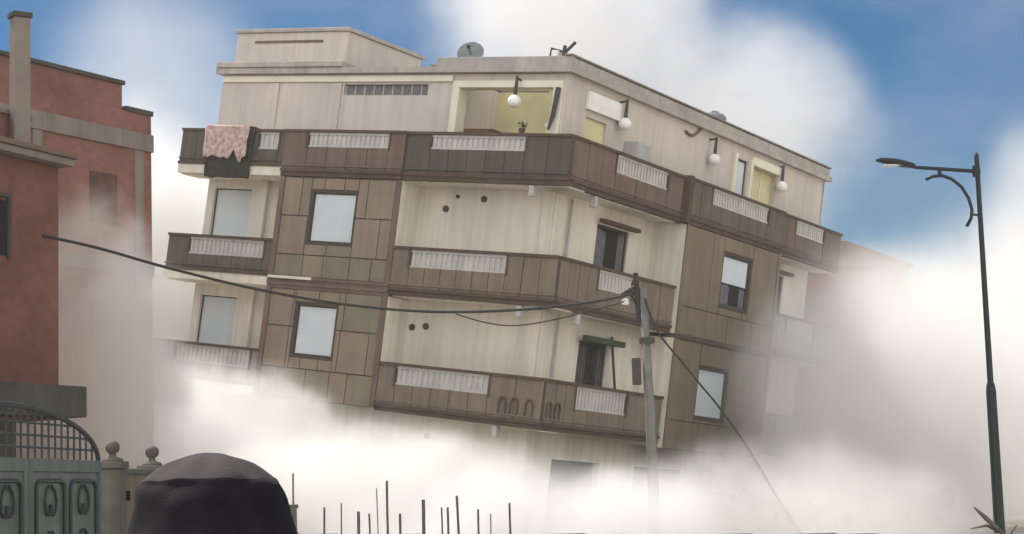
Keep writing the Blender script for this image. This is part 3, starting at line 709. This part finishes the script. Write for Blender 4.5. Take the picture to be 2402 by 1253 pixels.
# ------------------------------------------------------------------ gate and pillars at the left
gp0 = at(14, 1063, 19.0); gp1 = at(233, 1077, 22.0)
gdir = Vector((gp1.x - gp0.x, gp1.y - gp0.y, 0)); gang = math.atan2(gdir.y, gdir.x); GL = gdir.length
e = empty('iron_gate', M4=frame2((gp0.x, gp0.y), gang)); tag(e, 'blue grey iron gate with arched bar lattice on top at the lower left', 'gate')
gz = 2.06
b = MB()
X0 = -1.6
leaves = [(X0, 0.55), (0.62, GL - 0.02)]
for a, c in leaves:
    b.box(a, a + 0.09, -0.03, 0.03, 0.06, gz, M['gate']); b.box(c - 0.09, c, -0.03, 0.03, 0.06, gz, M['gate'])
    b.box(a + 0.09, c - 0.09, -0.03, 0.03, gz - 0.14, gz, M['gate']); b.box(a + 0.09, c - 0.09, -0.03, 0.03, 0.06, 0.2, M['gate'])
    b.box(a + 0.09, c - 0.09, -0.01, 0.01, 0.2, gz - 0.14, M['gate'])
b.build('gate_leaf', e, bevel=0.006)
o = MB()
for a, c in leaves:     # rounded dark beads and scroll ornaments on the panels
    n = 2 if c - a > 1.8 else 2
    for k in range(n):
        p0 = a + 0.09 + (c - a - 0.18) * k / n + 0.1; p1 = a + 0.09 + (c - a - 0.18) * (k + 1) / n - 0.1
        zt_ = gz - 0.24; r = 0.12
        pts = [(p0, -0.03, 0.35), (p0, -0.03, zt_ - r)] + [(p0 + r - r * math.cos(t), -0.03, zt_ - r + r * math.sin(t)) for t in (0.4, 0.8, 1.2, 1.57)]
        pts += [(p1 - r + r * math.sin(t), -0.03, zt_ - r + r * math.cos(t)) for t in (0, 0.4, 0.8, 1.2, 1.57)] + [(p1, -0.03, 0.35), (p0, -0.03, 0.35)]
        o.tube(pts, 0.022, M['gate_dark'], 6, cap=False)
        cx = (p0 + p1) / 2
        for sgn in (-1, 1):
            for zc in (1.55, 1.05, 0.65):
                sp = [(cx + sgn * (0.03 + 0.2 * (1 - t / 9) * math.sin(t * 0.62)), -0.03, zc + 0.22 * (1 - t / 9) * math.cos(t * 0.62)) for t in range(10)]
                o.tube(sp, 0.016, M['gate_dark'], 5)
o.build('scroll_ornament', e)
b = MB()     # arched lattice
cxm = 0.15; half = GL - 0.05 - cxm; hh = 0.55
arc = lambda u: gz + hh * math.sqrt(max(0, 1 - ((u - cxm) / half) ** 2)) if abs(u - cxm) < half else gz
pts = [(cxm - half * math.cos(t), 0, gz + hh * math.sin(t)) for t in [math.pi * k / 30 for k in range(31)]]
b.tube(pts, 0.03, M['gate_dark'], 8)
u = cxm - half + 0.15
while u < cxm + half - 0.08:
    b.tube([(u, 0, gz), (u, 0, arc(u))], 0.013, M['gate_dark'], 6); u += 0.21
for z in (0.12, 0.25, 0.38, 0.49):
    q = half * math.sqrt(max(0, 1 - (z / hh) ** 2)); b.tube([(cxm - q, 0.01, gz + z), (cxm + q, 0.01, gz + z)], 0.013, M['gate_dark'], 6)
b.build('lattice', e)
b = MB(); b.tube([(0.68, -0.08, 1.05), (0.68, -0.08, 1.25)], 0.015, M['gate_dark'], 8); b.build('handle', e)

def pillar(px, pytop, d, wdt, label):
    p = at(px, pytop, d)
    e = empty('gate_pillar', M4=Matrix.Translation((p.x, p.y, 0)) @ Matrix.Rotation(gang - math.pi / 2, 4, 'Z')); tag(e, label, 'pillar', 'ball topped pillars beside the gate')
    h = p.z; w2 = wdt / 2
    b = MB(); b.box(-w2, w2, -w2, w2, 0, h - 0.09, M['pillar']); b.build('shaft', e, bevel=0.015)
    b = MB(); b.box(-w2 - 0.03, w2 + 0.03, -w2 - 0.03, w2 + 0.03, h - 0.088, h, M['pillar']); b.build('cap', e, bevel=0.015)
    f = MB(); f.lathe([(0.13, 0), (0.12, 0.03), (0.05, 0.055), (0.036, 0.09), (0.05, 0.10), (0.078, 0.13), (0.088, 0.17), (0.078, 0.215), (0.045, 0.245), (0.01, 0.255)], (0, 0, h), M['pillar'], 18)
    f.build('finial', e, smooth=True)
    return p
p1 = pillar(264, 1083, 22.4, 0.26, 'stone pillar with a ball finial right beside the iron gate')
p2 = pillar(357, 1092, 23.9, 0.26, 'stone pillar with a ball finial partly hidden by the cap of the person')
# garden wall between and beyond the pillars with pierced openings
dv = Vector((p2.x - p1.x, p2.y - p1.y, 0)); wa = math.atan2(dv.y, dv.x); L = dv.length
e = empty('garden_wall', M4=frame2((p1.x, p1.y), wa)); tag(e, 'low brownish garden wall with small pierced openings between the two pillars', 'wall')
M['gardenwall'] = mat('ochre_render', (0.19, 0.15, 0.10), (0.12, 0.10, 0.07), 2.5, streak=0.5)
b = MB(); hz = p2.z - 0.12
def gw(b, u0, u1, z0, z1, holes):
    wallgrid(b, lambda u, d, z: (u, d, z), u0, u1, z0, z1, -0.06, holes, M['gardenwall'], 0.12, M['dark'])
    b.add([(u0, 0.061, z0), (u1, 0.061, z0), (u1, 0.061, z1), (u0, 0.061, z1)], [(0, 1, 2, 3)], M['gardenwall'])
holes = [(0.3 + 0.42 * k, 0.47 + 0.42 * k, hz - 0.32, hz - 0.2) for k in range(3) if 0.47 + 0.42 * k < L - 0.15]
gw(b, 0.13, L - 0.13, 0, hz, holes)
gw(b, L + 0.13, 9, 0, 1.35, [])
b.build('wall_body', e)
b = MB(); b.box(0.14, L - 0.14, -0.09, 0.09, hz + 0.002, hz + 0.07, M['pillar']); b.box(L + 0.14, 9, -0.09, 0.09, 1.352, 1.42, M['pillar']); b.build('coping', e, bevel=0.01)

# ------------------------------------------------------------------ utility pole with its fittings, cables
pt = at(1508, 676, 38); pb = Vector((pt.x + 0.05, pt.y, 0))
e = empty('utility_pole', M4=Matrix.Translation(pb)); tag(e, 'grey concrete utility pole with cable brackets in front of the leaning block', 'utility pole')
h = pt.z
b = MB(); b.tube([(0, 0, 0), (0, 0, h * 0.5), (-0.05, 0, h)], [0.13, 0.105, 0.075], M['pole'], 12); b.build('shaft', e, smooth=True)
b = MB(); b.tube([(-0.16, 0, h - 0.7), (-0.19, 0, h + 0.32)], 0.055, M['cable'], 8); b.tube([(-0.19, 0, h + 0.05), (-0.52, 0, h - 0.14)], 0.04, M['cable'], 8)
b.tube([(-0.19, 0, h - 0.35), (-0.36, 0, h - 0.05)], 0.022, M['cable'], 6); b.build('steel_bracket', e)
b = MB(); b.lathe([(0.05, 0), (0.085, 0.03), (0.05, 0.06), (0.085, 0.09), (0.05, 0.12), (0.03, 0.15)], (-0.42, -0.02, h - 0.34), M['white'], 12); b.build('insulator', e)
b = MB(); b.lathe([(0.165, 0), (0.165, 0.12)], (-0.01, 0, h - 1.15), M['concrete_dark'], 12); b.build('clamp', e)
b = MB(); b.box(-0.34, -0.16, -0.12, 0.1, h - 2.0, h - 1.45, M['frame']); b.build('junction_box', e, bevel=0.02)

def cable(pts, r, label, group=None, sub=6):
    P_ = [at(*p) for p in pts]; out = []
    for i in range(len(P_) - 1):   # catmull-rom
        p0 = P_[max(i - 1, 0)]; p1_ = P_[i]; p2_ = P_[i + 1]; p3 = P_[min(i + 2, len(P_) - 1)]
        for k in range(sub):
            t = k / sub
            out.append(0.5 * ((2 * p1_) + (p2_ - p0) * t + (2 * p0 - 5 * p1_ + 4 * p2_ - p3) * t * t + (3 * p1_ - p0 - 3 * p2_ + p3) * t ** 3))
    out.append(P_[-1]); b = MB(); b.tube(out, r, M['cable'], 6); o = b.build('power_cable', smooth=True)
    return tag(o, label, 'cable', group)
cable([(100, 553, 30.6), (230, 582, 32), (400, 630, 33.4), (600, 678, 34.6), (800, 713, 35.6), (1000, 731, 36.4), (1200, 728, 37), (1380, 710, 37.6), (1490, 688, 38)], 0.028, 'long black cable sagging from the nearest brick house to the utility pole')
cable([(1070, 737, 36.7), (1140, 757, 37), (1210, 764, 37.2), (1300, 750, 37.5), (1400, 725, 37.8), (1492, 700, 38)], 0.014, 'thin slack cable looping just below the long black cable')
cable([(1513, 700, 37.9), (1530, 752, 37.8), (1553, 793, 37.6), (1600, 850, 37.2), (1645, 905, 36.9), (1690, 960, 36.6), (1760, 1060, 38.5), (1830, 1180, 40.0), (1870, 1275, 40.5)], 0.022, 'thick black cable dropping from the utility pole down to the right')

# ------------------------------------------------------------------ street lamp on the right
D = 32.0
pb = at(2345, 1250, D); pt = at(2290, 358, D)
e = empty('street_lamp', M4=Matrix.Translation((pt.x, D, 0))); tag(e, 'tall dark green street lamp with one arm and curved brace at the right edge', 'street lamp')
H = pt.z; s = F / D / 1.0
def L2(px, py):
    q = at(px, py, D); return (q.x - pt.x, 0, q.z)
b = MB(); b.tube([(0, 0, 0), (0, 0, 3.02)], [0.10, 0.088], M['metal_green'], 12); b.tube([(0, 0, 3.022), (0, 0, 3.12), (0, 0, 3.121), (0, 0, H - 0.06), (0, 0, H)], [0.082, 0.07, 0.055, 0.042, 0.015], M['metal_green'], 12)
b.lathe([(0.17, 0), (0.17, 0.05), (0.12, 0.3)], (0, 0, 0), M['metal_green'], 12); b.build('pole', e, smooth=False)
b = MB(); b.tube([L2(2289, 402), L2(2230, 398), L2(2150, 393), L2(2120, 387)], [0.035, 0.034, 0.032, 0.03], M['metal_green'], 8)
b.lathe([(0.065, -0.1), (0.075, 0), (0.065, 0.1)], L2(2290, 402), M['metal_green'], 12); b.build('arm', e)
b = MB()
a0, a1 = Vector(L2(2145, 391)), Vector(L2(2056, 376)); n = 12; vs = []; fs = []
for k in range(n + 1):
    t = k / n; c = a0 + (a1 - a0) * t; wd = 0.05 + 0.11 * math.sin(math.pi * min(1, 0.12 + t * 0.8)); hh_ = 0.028 + 0.055 * math.sin(math.pi * min(1, 0.15 + t * 0.78)) 
    for q in range(10):
        an = 2 * math.pi * q / 10; zz = math.sin(an) * hh_; zz = zz * 0.5 if zz < 0 else zz
        vs.append((c.x, c.y + math.cos(an) * wd, c.z + zz))
for k in range(n):
    for q in range(10): fs.append((k * 10 + q, k * 10 + (q + 1) % 10, (k + 1) * 10 + (q + 1) % 10, (k + 1) * 10 + q))
fs.append(tuple(range(10))); fs.append(tuple(n * 10 + q for q in range(10)))
b.add(vs, fs, M['metal_green']); o = b.build('lamp_head', e, smooth=True)
b = MB(); c = a0 + (a1 - a0) * 0.55; b.box(c.x - 0.2, c.x + 0.2, -0.1, 0.1, c.z - 0.055, c.z - 0.035, M['shutter']); b.build('lamp_glass', o)
b = MB(); b.tube([L2(*q) for q in ((2172, 421), (2188, 414), (2210, 412), (2232, 420), (2255, 438), (2272, 465), (2280, 492), (2278, 512), (2268, 531))], 0.03, M['metal_green'], 8); b.build('curved_brace', e, smooth=True)
b = MB(); b.tube([L2(2204, 396), L2(2204, 414)], 0.035, M['metal_green'], 8); b.tube([L2(2279, 503), L2(2297, 505)], 0.022, M['metal_green'], 8); b.build('bracket', e)

# ------------------------------------------------------------------ rebar stakes in the foreground
stakes = [(687, 1110, 13, .010, 'pale'), (760, 1190, 11, .010, ''), (840, 1200, 10.5, .014, ''), (866, 1205, 12, .010, ''), (884, 1145, 13, .006, ''), (908, 1128, 11.5, .012, ''),
          (938, 1205, 10, .011, ''), (992, 1172, 10, .015, ''), (1035, 1190, 12, .009, ''), (1050, 1190, 11, .011, ''), (1072, 1163, 11, .012, ''), (1122, 1195, 12, .011, ''), (1195, 1180, 11.5, .011, ''), (800, 1180, 13.5, .008, ''), (1150, 1205, 13, .007, '')]
words = ['thin pale steel rod right beside the dark cap, leftmost of the upright rods', 'steel rod standing second from the dark cap among the upright rods', 'stout short steel rod standing just right of two thin ones',
         'thin short steel rod right of the stout short one', 'very thin tall steel rod just left of the tallest one', 'tallest upright steel rod in the middle of the row', 'short reddish steel rod right of the tallest one',
         'thickest and darkest upright steel rod', 'very thin rod right of the thickest dark rod', 'short leaning rod between the thickest rod and the tall one on the right', 'tall steel rod third from the right end of the row',
         'short rod second from the right end of the row', 'steel rod at the right end of the row', 'faint thin rod between the second rod and the stout short one', 'faint thin rod just left of the right end of the row']
for k, (px, py, d, r, c) in enumerate(stakes):
    p = at(px, py, d); lean = random.uniform(-0.02, 0.02)
    b = MB(); n = 26
    pts = [(lean * (1 - j / n) + 0.002 * math.sin(j * 0.5 + k), 0, p.z * j / n) for j in range(n + 1)]
    b.tube(pts, [r * 0.62 * (1 + 0.06 * (j % 2)) for j in range(n + 1)], M['steel'], 7)
    o = b.build('steel_rod'); o.location = (p.x, p.y, 0); tag(o, words[k], 'steel rod', 'upright steel rods behind the person')
# added low wall: backs the rods and gives a dark strip along the bottom
p = at(690, 1245, 14.2); q = at(2440, 1245, 14.4)
b = MB(); n = 18
for k in range(n):
    x0 = p.x + (q.x - p.x) * k / n; x1 = p.x + (q.x - p.x) * (k + 1) / n; zt_ = p.z + (q.z - p.z) * (k + 0.5) / n - 0.02 + random.uniform(-0.012, 0.012) - 0.01
    b.box(x0, x1 - 0.002, 14.2 + random.uniform(0, 0.012), 14.4, 0, zt_, M['rubble'])
o = b.build('added_wall', bevel=0.01); tag(o, 'low grey block wall added behind the upright steel rods as a dark bottom strip', 'wall')
# dry branch bottom right
b = MB(); p = at(2285, 1190, 14)
b.tube([(0.35, 0, 0), (0.28, 0, 0.8), (0.2, 0, p.z - 0.2), (0.08, 0, p.z - 0.08), (0, 0, p.z)], [0.03, 0.025, 0.02, 0.018, 0.008], M['steel'], 6)
b.tube([(0.2, 0, p.z - 0.2), (0.1, 0.05, p.z - 0.14), (-0.02, 0.05, p.z - 0.16)], [0.015, 0.012, 0.005], M['steel'], 5)
b.tube([(0.22, 0, p.z - 0.26), (0.3, -0.05, p.z - 0.14)], [0.013, 0.005], M['steel'], 5)
o = b.build('dead_branch', smooth=True); o.location = (p.x, p.y, 0); tag(o, 'dark dead branch sticking up beside the street lamp at the bottom right', 'branch')

# ------------------------------------------------------------------ person in the foreground, seen from behind
PD = 2.9
pp = at(484, 1062, PD)
HT = pp.z                        # top of the cap
e = empty('person', loc=(pp.x, PD, 0)); tag(e, 'person in a dark cap and dark jacket seen from behind at the bottom left', 'person')
def skin(name, joints, edges, m, parent, sub=2):
    me = bpy.data.meshes.new(name); me.from_pydata([j[:3] for j in joints], edges, []); o = bpy.data.objects.new(name, me); col.objects.link(o); o.parent = parent
    me.materials.append(m)
    md = o.modifiers.new('skin', 'SKIN'); md.use_smooth_shade = True
    for v, j in zip(me.skin_vertices[0].data, joints): v.radius = (j[3], j[4] if len(j) > 4 else j[3])
    me.skin_vertices[0].data[0].use_root = True
    ss = o.modifiers.new('sub', 'SUBSURF'); ss.levels = sub; ss.render_levels = sub
    return o
k = HT / 1.76
J = [(0, 0, .95), (0, 0, 1.15), (0, .01, 1.36), (0, 0, 1.48), (0, .02, 1.56), (0, .03, 1.66)]
Rr = [(.16, .11), (.15, .105), (.17, .10), (.062, .062), (.085, .095), (.075, .09)]
jt = [(x * k, y * k, z * k, a * k, c * k) for (x, y, z), (a, c) in zip(J, Rr)]; ed = [(0, 1), (1, 2), (2, 3), (3, 4), (4, 5)]
for sg in (-1, 1):
    n0 = len(jt)
    for x, y, z, r in ((.19, 0, 1.40, .062), (.25, .0, 1.12, .045), (.25, .10, .88, .034), (.25, .14, .80, .030)): jt.append((sg * x * k, y * k, z * k, r * k, r * k))
    ed += [(2, n0), (n0, n0 + 1), (n0 + 1, n0 + 2), (n0 + 2, n0 + 3)]
    h0 = n0 + 3
    for q, (dx, ln) in enumerate(((-.028, .07), (-.009, .08), (.011, .075), (.029, .06))):
        n1 = len(jt)
        for t, bend in ((.35, .0), (.7, .015), (1.0, .03)): jt.append((sg * (.25 + dx * (1 + .2 * t)) * k, (.15 + bend) * k, (.785 - ln * t) * k, .0095 * k, .0095 * k))
        ed += [(h0, n1), (n1, n1 + 1), (n1 + 1, n1 + 2)]
    n1 = len(jt); jt += [(sg * .22 * k, .17 * k, .79 * k, .011 * k, .011 * k), (sg * .215 * k, .19 * k, .75 * k, .0095 * k, .0095 * k)]; ed += [(h0, n1), (n1, n1 + 1)]
    n0 = len(jt)
    for x, y, z, r in ((.10, 0, .86, .088), (.11, -.01, .50, .058), (.11, .02, .10, .042), (.12, -.12, .045, .036), ): jt.append((sg * x * k, -y * k, z * k, r * k, r * k))
    ed += [(0, n0), (n0, n0 + 1), (n0 + 1, n0 + 2), (n0 + 2, n0 + 3)]
skin('body', jt, ed, M['skin'], e)
# jacket, trousers
jj = [(x * k, y * k, z * k, a * k, c * k) for x, y, z, a, c in ((0, 0, .80, .20, .15), (0, 0, .98, .19, .145), (0, 0, 1.16, .18, .135), (0, .01, 1.36, .205, .13), (0, .0, 1.48, .10, .10))]; je = [(0, 1), (1, 2), (2, 3), (3, 4)]
for sg in (-1, 1):
    n0 = len(jj)
    for x, y, z, r in ((.20, 0, 1.39, .085), (.255, 0, 1.12, .066), (.252, .09, .90, .052)): jj.append((sg * x * k, y * k, z * k, r * k, r * k))
    je += [(3, n0), (n0, n0 + 1), (n0 + 1, n0 + 2)]
skin('jacket', jj, je, M['fabric'], e)
tj = [(0, 0, .98 * k, .17 * k, .13 * k)]; te = []
for sg in (-1, 1):
    n0 = len(tj)
    for x, y, z, r in ((.10, 0, .84, .105), (.11, .01, .50, .078), (.11, -.02, .09, .062)): tj.append((sg * x * k, y * k, z * k, r * k, r * k))
    te += [(0, n0), (n0, n0 + 1), (n0 + 1, n0 + 2)]
skin('trousers', tj, te, M['fabric'], e)
for sg in (-1, 1):
    skin('shoe', [(sg * .11 * k, -.02 * k, .10, .05, .05), (sg * .115 * k, .02 * k, .055, .05, .045), (sg * .12 * k, .15 * k, .045, .045, .035)], [(0, 1), (1, 2)], M['cable'], e)
# cap: crown with a pinched fold, thick rolled band, then the hood edge over the nape
def cap_mesh():
    b = MB(); n = 64; rows = []
    prof = [(0.0, 0.0), (0.02, -0.001), (0.045, -0.007), (0.07, -0.017), (0.086, -0.028), (0.099, -0.038), (0.103, -0.042), (0.106, -0.047), (0.107, -0.051), (0.111, -0.060), (0.116, -0.075), (0.122, -0.095), (0.128, -0.12), (0.133, -0.145), (0.135, -0.16), (0.125, -0.175)]
    vs = []; fs = []
    for j, (r, z) in enumerate(prof):
        for i in range(n):
            a = 2 * math.pi * i / n; ca, sa = math.cos(a), math.sin(a)
            asym = 1 + 0.05 * ca * (1 if j > 6 else 0.3)
            fold = 0.007 * mnoise.noise(Vector((ca * 1.5, sa * 1.5, z * 16))) * (1.6 if z < -0.05 else 1) + (0.006 * max(0, math.sin((z * 1000 + 14 * math.sin(a * 1.5 + 0.5)) / 13)) if z < -0.05 else 0) + 0.001 * mnoise.noise(Vector((ca * 7, sa * 7, z * 50)))
            rr = r * asym + (fold if j > 1 else 0)
            zz = z + (0.007 * mnoise.noise(Vector((ca * 3 + 5, sa * 3, j * 0.4)))) * (1 if j > 2 else 0.3) - 0.10 * max(0, abs(r * ca) - 0.0) * (0.12)
            vs.append((rr * ca * 1.02, rr * sa * 1.12 + 0.02, HT + zz))
    for j in range(len(prof) - 1):
        for i in range(n): fs.append((j * n + i, j * n + (i + 1) % n, (j + 1) * n + (i + 1) % n, (j + 1) * n + i))
    return vs, fs, n, prof
vs, fs, n, prof = cap_mesh()
b = MB(); b.add(vs, [f for k_, f in enumerate(fs) if k_ // n < 6], M['fabric_lit']); b.add(vs, [f for k_, f in enumerate(fs) if k_ // n >= 6], M['fabric'])  # crown rows take the paler tone that paints in the light on top
o = b.build('cap', e, smooth=True); 
ms = o.modifiers.new('w', 'WELD'); ms.merge_threshold = 0.0004
ss = o.modifiers.new('s', 'SUBSURF'); ss.levels = 1; ss.render_levels = 2
# rolled fold of cloth over the band
# hood bunched behind the neck
hj = [(-.10 * k, -.06, (HT - .20), .035, .03), (0, -.10, HT - .24, .05, .04), (.11 * k, -.06, HT - .19, .04, .03), (.14 * k, .0, HT - .17, .03, .03)]
skin('hood', hj, [(0, 1), (1, 2), (2, 3)], M['fabric'], e)

# ------------------------------------------------------------------ dust clouds
def dust_mat(name, color, dens, nscale, thr, soft, aniso=0.25, edge=1.0, seed=0.0):
    m = bpy.data.materials.new(name); m.use_nodes = True; t = m.node_tree; t.nodes.clear()
    out = nd(t, 'ShaderNodeOutputMaterial'); pv_ = nd(t, 'ShaderNodeVolumePrincipled')
    tc = nd(t, 'ShaderNodeTexCoord'); ln = nd(t, 'ShaderNodeVectorMath', operation='LENGTH')
    t.links.new(tc.outputs['Object'], ln.inputs[0])
    ge = nd(t, 'ShaderNodeNewGeometry'); mp = nd(t, 'ShaderNodeMapping'); mp.inputs['Location'].default_value = (seed, seed * 1.7, 0)
    t.links.new(ge.outputs['Position'], mp.inputs['Vector'])
    no = nd(t, 'ShaderNodeTexNoise'); no.inputs['Scale'].default_value = nscale; no.inputs['Detail'].default_value = 4.0; no.inputs['Roughness'].default_value = 0.6; no.inputs['Distortion'].default_value = 0.0
    t.links.new(mp.outputs[0], no.inputs['Vector'])
    # s = (1-len)*edge + (noise-0.5)*thr ; density = smoothstep(0, soft, s) * dens
    a = nd(t, 'ShaderNodeMath', operation='MULTIPLY_ADD'); a.inputs[1].default_value = -edge; a.inputs[2].default_value = edge
    t.links.new(ln.outputs['Value'], a.inputs[0])
    c = nd(t, 'ShaderNodeMath', operation='MULTIPLY_ADD'); c.inputs[1].default_value = thr; c.inputs[2].default_value = -0.5 * thr
    t.links.new(no.outputs['Fac'], c.inputs[0])
    s_ = nd(t, 'ShaderNodeMath', operation='ADD'); t.links.new(a.outputs[0], s_.inputs[0]); t.links.new(c.outputs[0], s_.inputs[1])
    mr = nd(t, 'ShaderNodeMapRange', interpolation_type='SMOOTHSTEP'); mr.inputs['From Min'].default_value = 0.0; mr.inputs['From Max'].default_value = soft
    mr.inputs['To Min'].default_value = 0; mr.inputs['To Max'].default_value = dens
    t.links.new(s_.outputs[0], mr.inputs['Value'])
    # fade to nothing at the rim of the ball
    mr2 = nd(t, 'ShaderNodeMapRange'); mr2.inputs['From Min'].default_value = 1.0; mr2.inputs['From Max'].default_value = 0.8
    t.links.new(ln.outputs['Value'], mr2.inputs['Value'])
    mu = nd(t, 'ShaderNodeMath', operation='MULTIPLY'); t.links.new(mr.outputs[0], mu.inputs[0]); t.links.new(mr2.outputs[0], mu.inputs[1])
    pv_.inputs['Color'].default_value = (*color, 1); pv_.inputs['Anisotropy'].default_value = aniso
    t.links.new(mu.outputs[0], pv_.inputs['Density']); t.links.new(pv_.outputs[0], out.inputs['Volume'])
    return m

def ball_mesh(name):
    me = bpy.data.meshes.new(name); bm = bmesh.new(); bmesh.ops.create_icosphere(bm, subdivisions=3, radius=1.0); bm.to_mesh(me); bm.free(); return me
def dust(px, py, d, rx, ry, rz, color, dens, label, nscale=0.35, thr=1.6, soft=0.5, aniso=0.25, edge=1.0):
    p = at(px, py, d); me = ball_mesh('dust_cloud'); o = bpy.data.objects.new('dust_cloud', me); col.objects.link(o)
    o.location = p; o.scale = (rx, ry, rz); me.materials.append(dust_mat('dust', color, dens, nscale, thr, soft, aniso, edge, seed=px * 0.013))
    return tag(o, label, 'dust cloud', 'dust billowing round the collapse', 'stuff')
WH = (0.955, 0.952, 0.942); GR = (0.90, 0.893, 0.885); BG = (0.90, 0.84, 0.78); LG = (0.90, 0.90, 0.905)
DUST = [
    (400, 1130, 46.0, 6.0, 2.8, 3.5, WH, 1.2, 'thick white dust hiding the lower left of the leaning block', 0.6, 2.0, 1.1, 0.0, 1.9),
    (840, 1215, 42.0, 5.2, 2.4, 2.6, WH, 1.0, 'white dust rolling out below the middle of the leaning block', 0.65, 2.1, 1.1, 0.0, 1.9),
    (1230, 1280, 35.5, 5.0, 1.8, 2.0, LG, 0.85, 'greyish dust under the corner of the leaning block', 0.6, 1.9, 1.1, 0.0, 1.8),
    (1800, 1290, 36.0, 5.0, 1.8, 2.6, GR, 0.65, 'grey dust under the side face of the leaning block', 0.45, 1.7, 1.2, 0.0, 1.8),
    (1480, 1240, 41.0, 2.6, 1.6, 1.6, GR, 0.6, 'small grey puff of dust below the ornamental arches', 0.8, 2.0, 1.0, 0.0, 1.8),
    (2080, 990, 50.0, 5.4, 4.0, 5.8, GR, 0.6, 'tall grey dust swallowing the right end of the leaning block', 0.32, 1.6, 1.3, 0.0, 2.0),
    (2330, 1080, 60.0, 7.5, 5.5, 10.0, GR, 0.3, 'thin grey dust behind the street lamp', 0.2, 1.2, 1.2, 0.0, 1.8),
    (310, 780, 57.0, 5.0, 4.0, 8.2, WH, 1.1, 'bright white dust rising between the brick block and the leaning block', 0.3, 1.5, 1.1, 0.0, 1.9),
    (180, 880, 38.0, 2.7, 2.0, 4.4, BG, 0.5, 'brownish dust drifting up in front of the brick block', 0.7, 3.0, 1.2, 0.0, 1.8),
    (315, 880, 40.5, 1.5, 1.4, 4.2, WH, 1.2, 'white dust curling round the right edge of the brick block', 0.6, 2.4, 1.1, 0.0, 1.8),
    (360, 300, 90.0, 7.5, 5.0, 10.0, WH, 0.08, 'thin bright veil of dust above the gap between the two blocks', 0.15, 1.1, 1.1, 0.0, 1.6),
    (1330, 20, 84.0, 8.0, 6.0, 8.0, LG, 0.26, 'pale plume rising above the roof of the leaning block', 0.2, 1.9, 1.2, 0.0, 1.8),
    (1720, 330, 84.0, 8.0, 6.0, 7.0, GR, 0.2, 'pale plume behind the side roof of the leaning block', 0.2, 1.9, 1.2, 0.0, 1.8),
    (2440, 640, 84.0, 3.8, 5.0, 8.5, GR, 0.2, 'thin pale dust behind the top of the street lamp', 0.17, 1.2, 1.1, 0.0, 1.6),
]
for dd in DUST: dust(*dd)

# dusty air round everything
hm = bpy.data.materials.new('dusty_air'); hm.use_nodes = True; t = hm.node_tree; t.nodes.clear()
ho = nd(t, 'ShaderNodeOutputMaterial'); hv = nd(t, 'ShaderNodeVolumePrincipled'); hv.inputs['Color'].default_value = (0.92, 0.91, 0.9, 1); hv.inputs['Density'].default_value = 0.0006; hv.inputs['Anisotropy'].default_value = 0.0
t.links.new(hv.outputs[0], ho.inputs['Volume'])
b = MB(); b.box(-60, 60, -25, 110, -1, 30, hm); o = b.build('haze'); tag(o, kind='stuff'); o.display_type = 'WIRE'
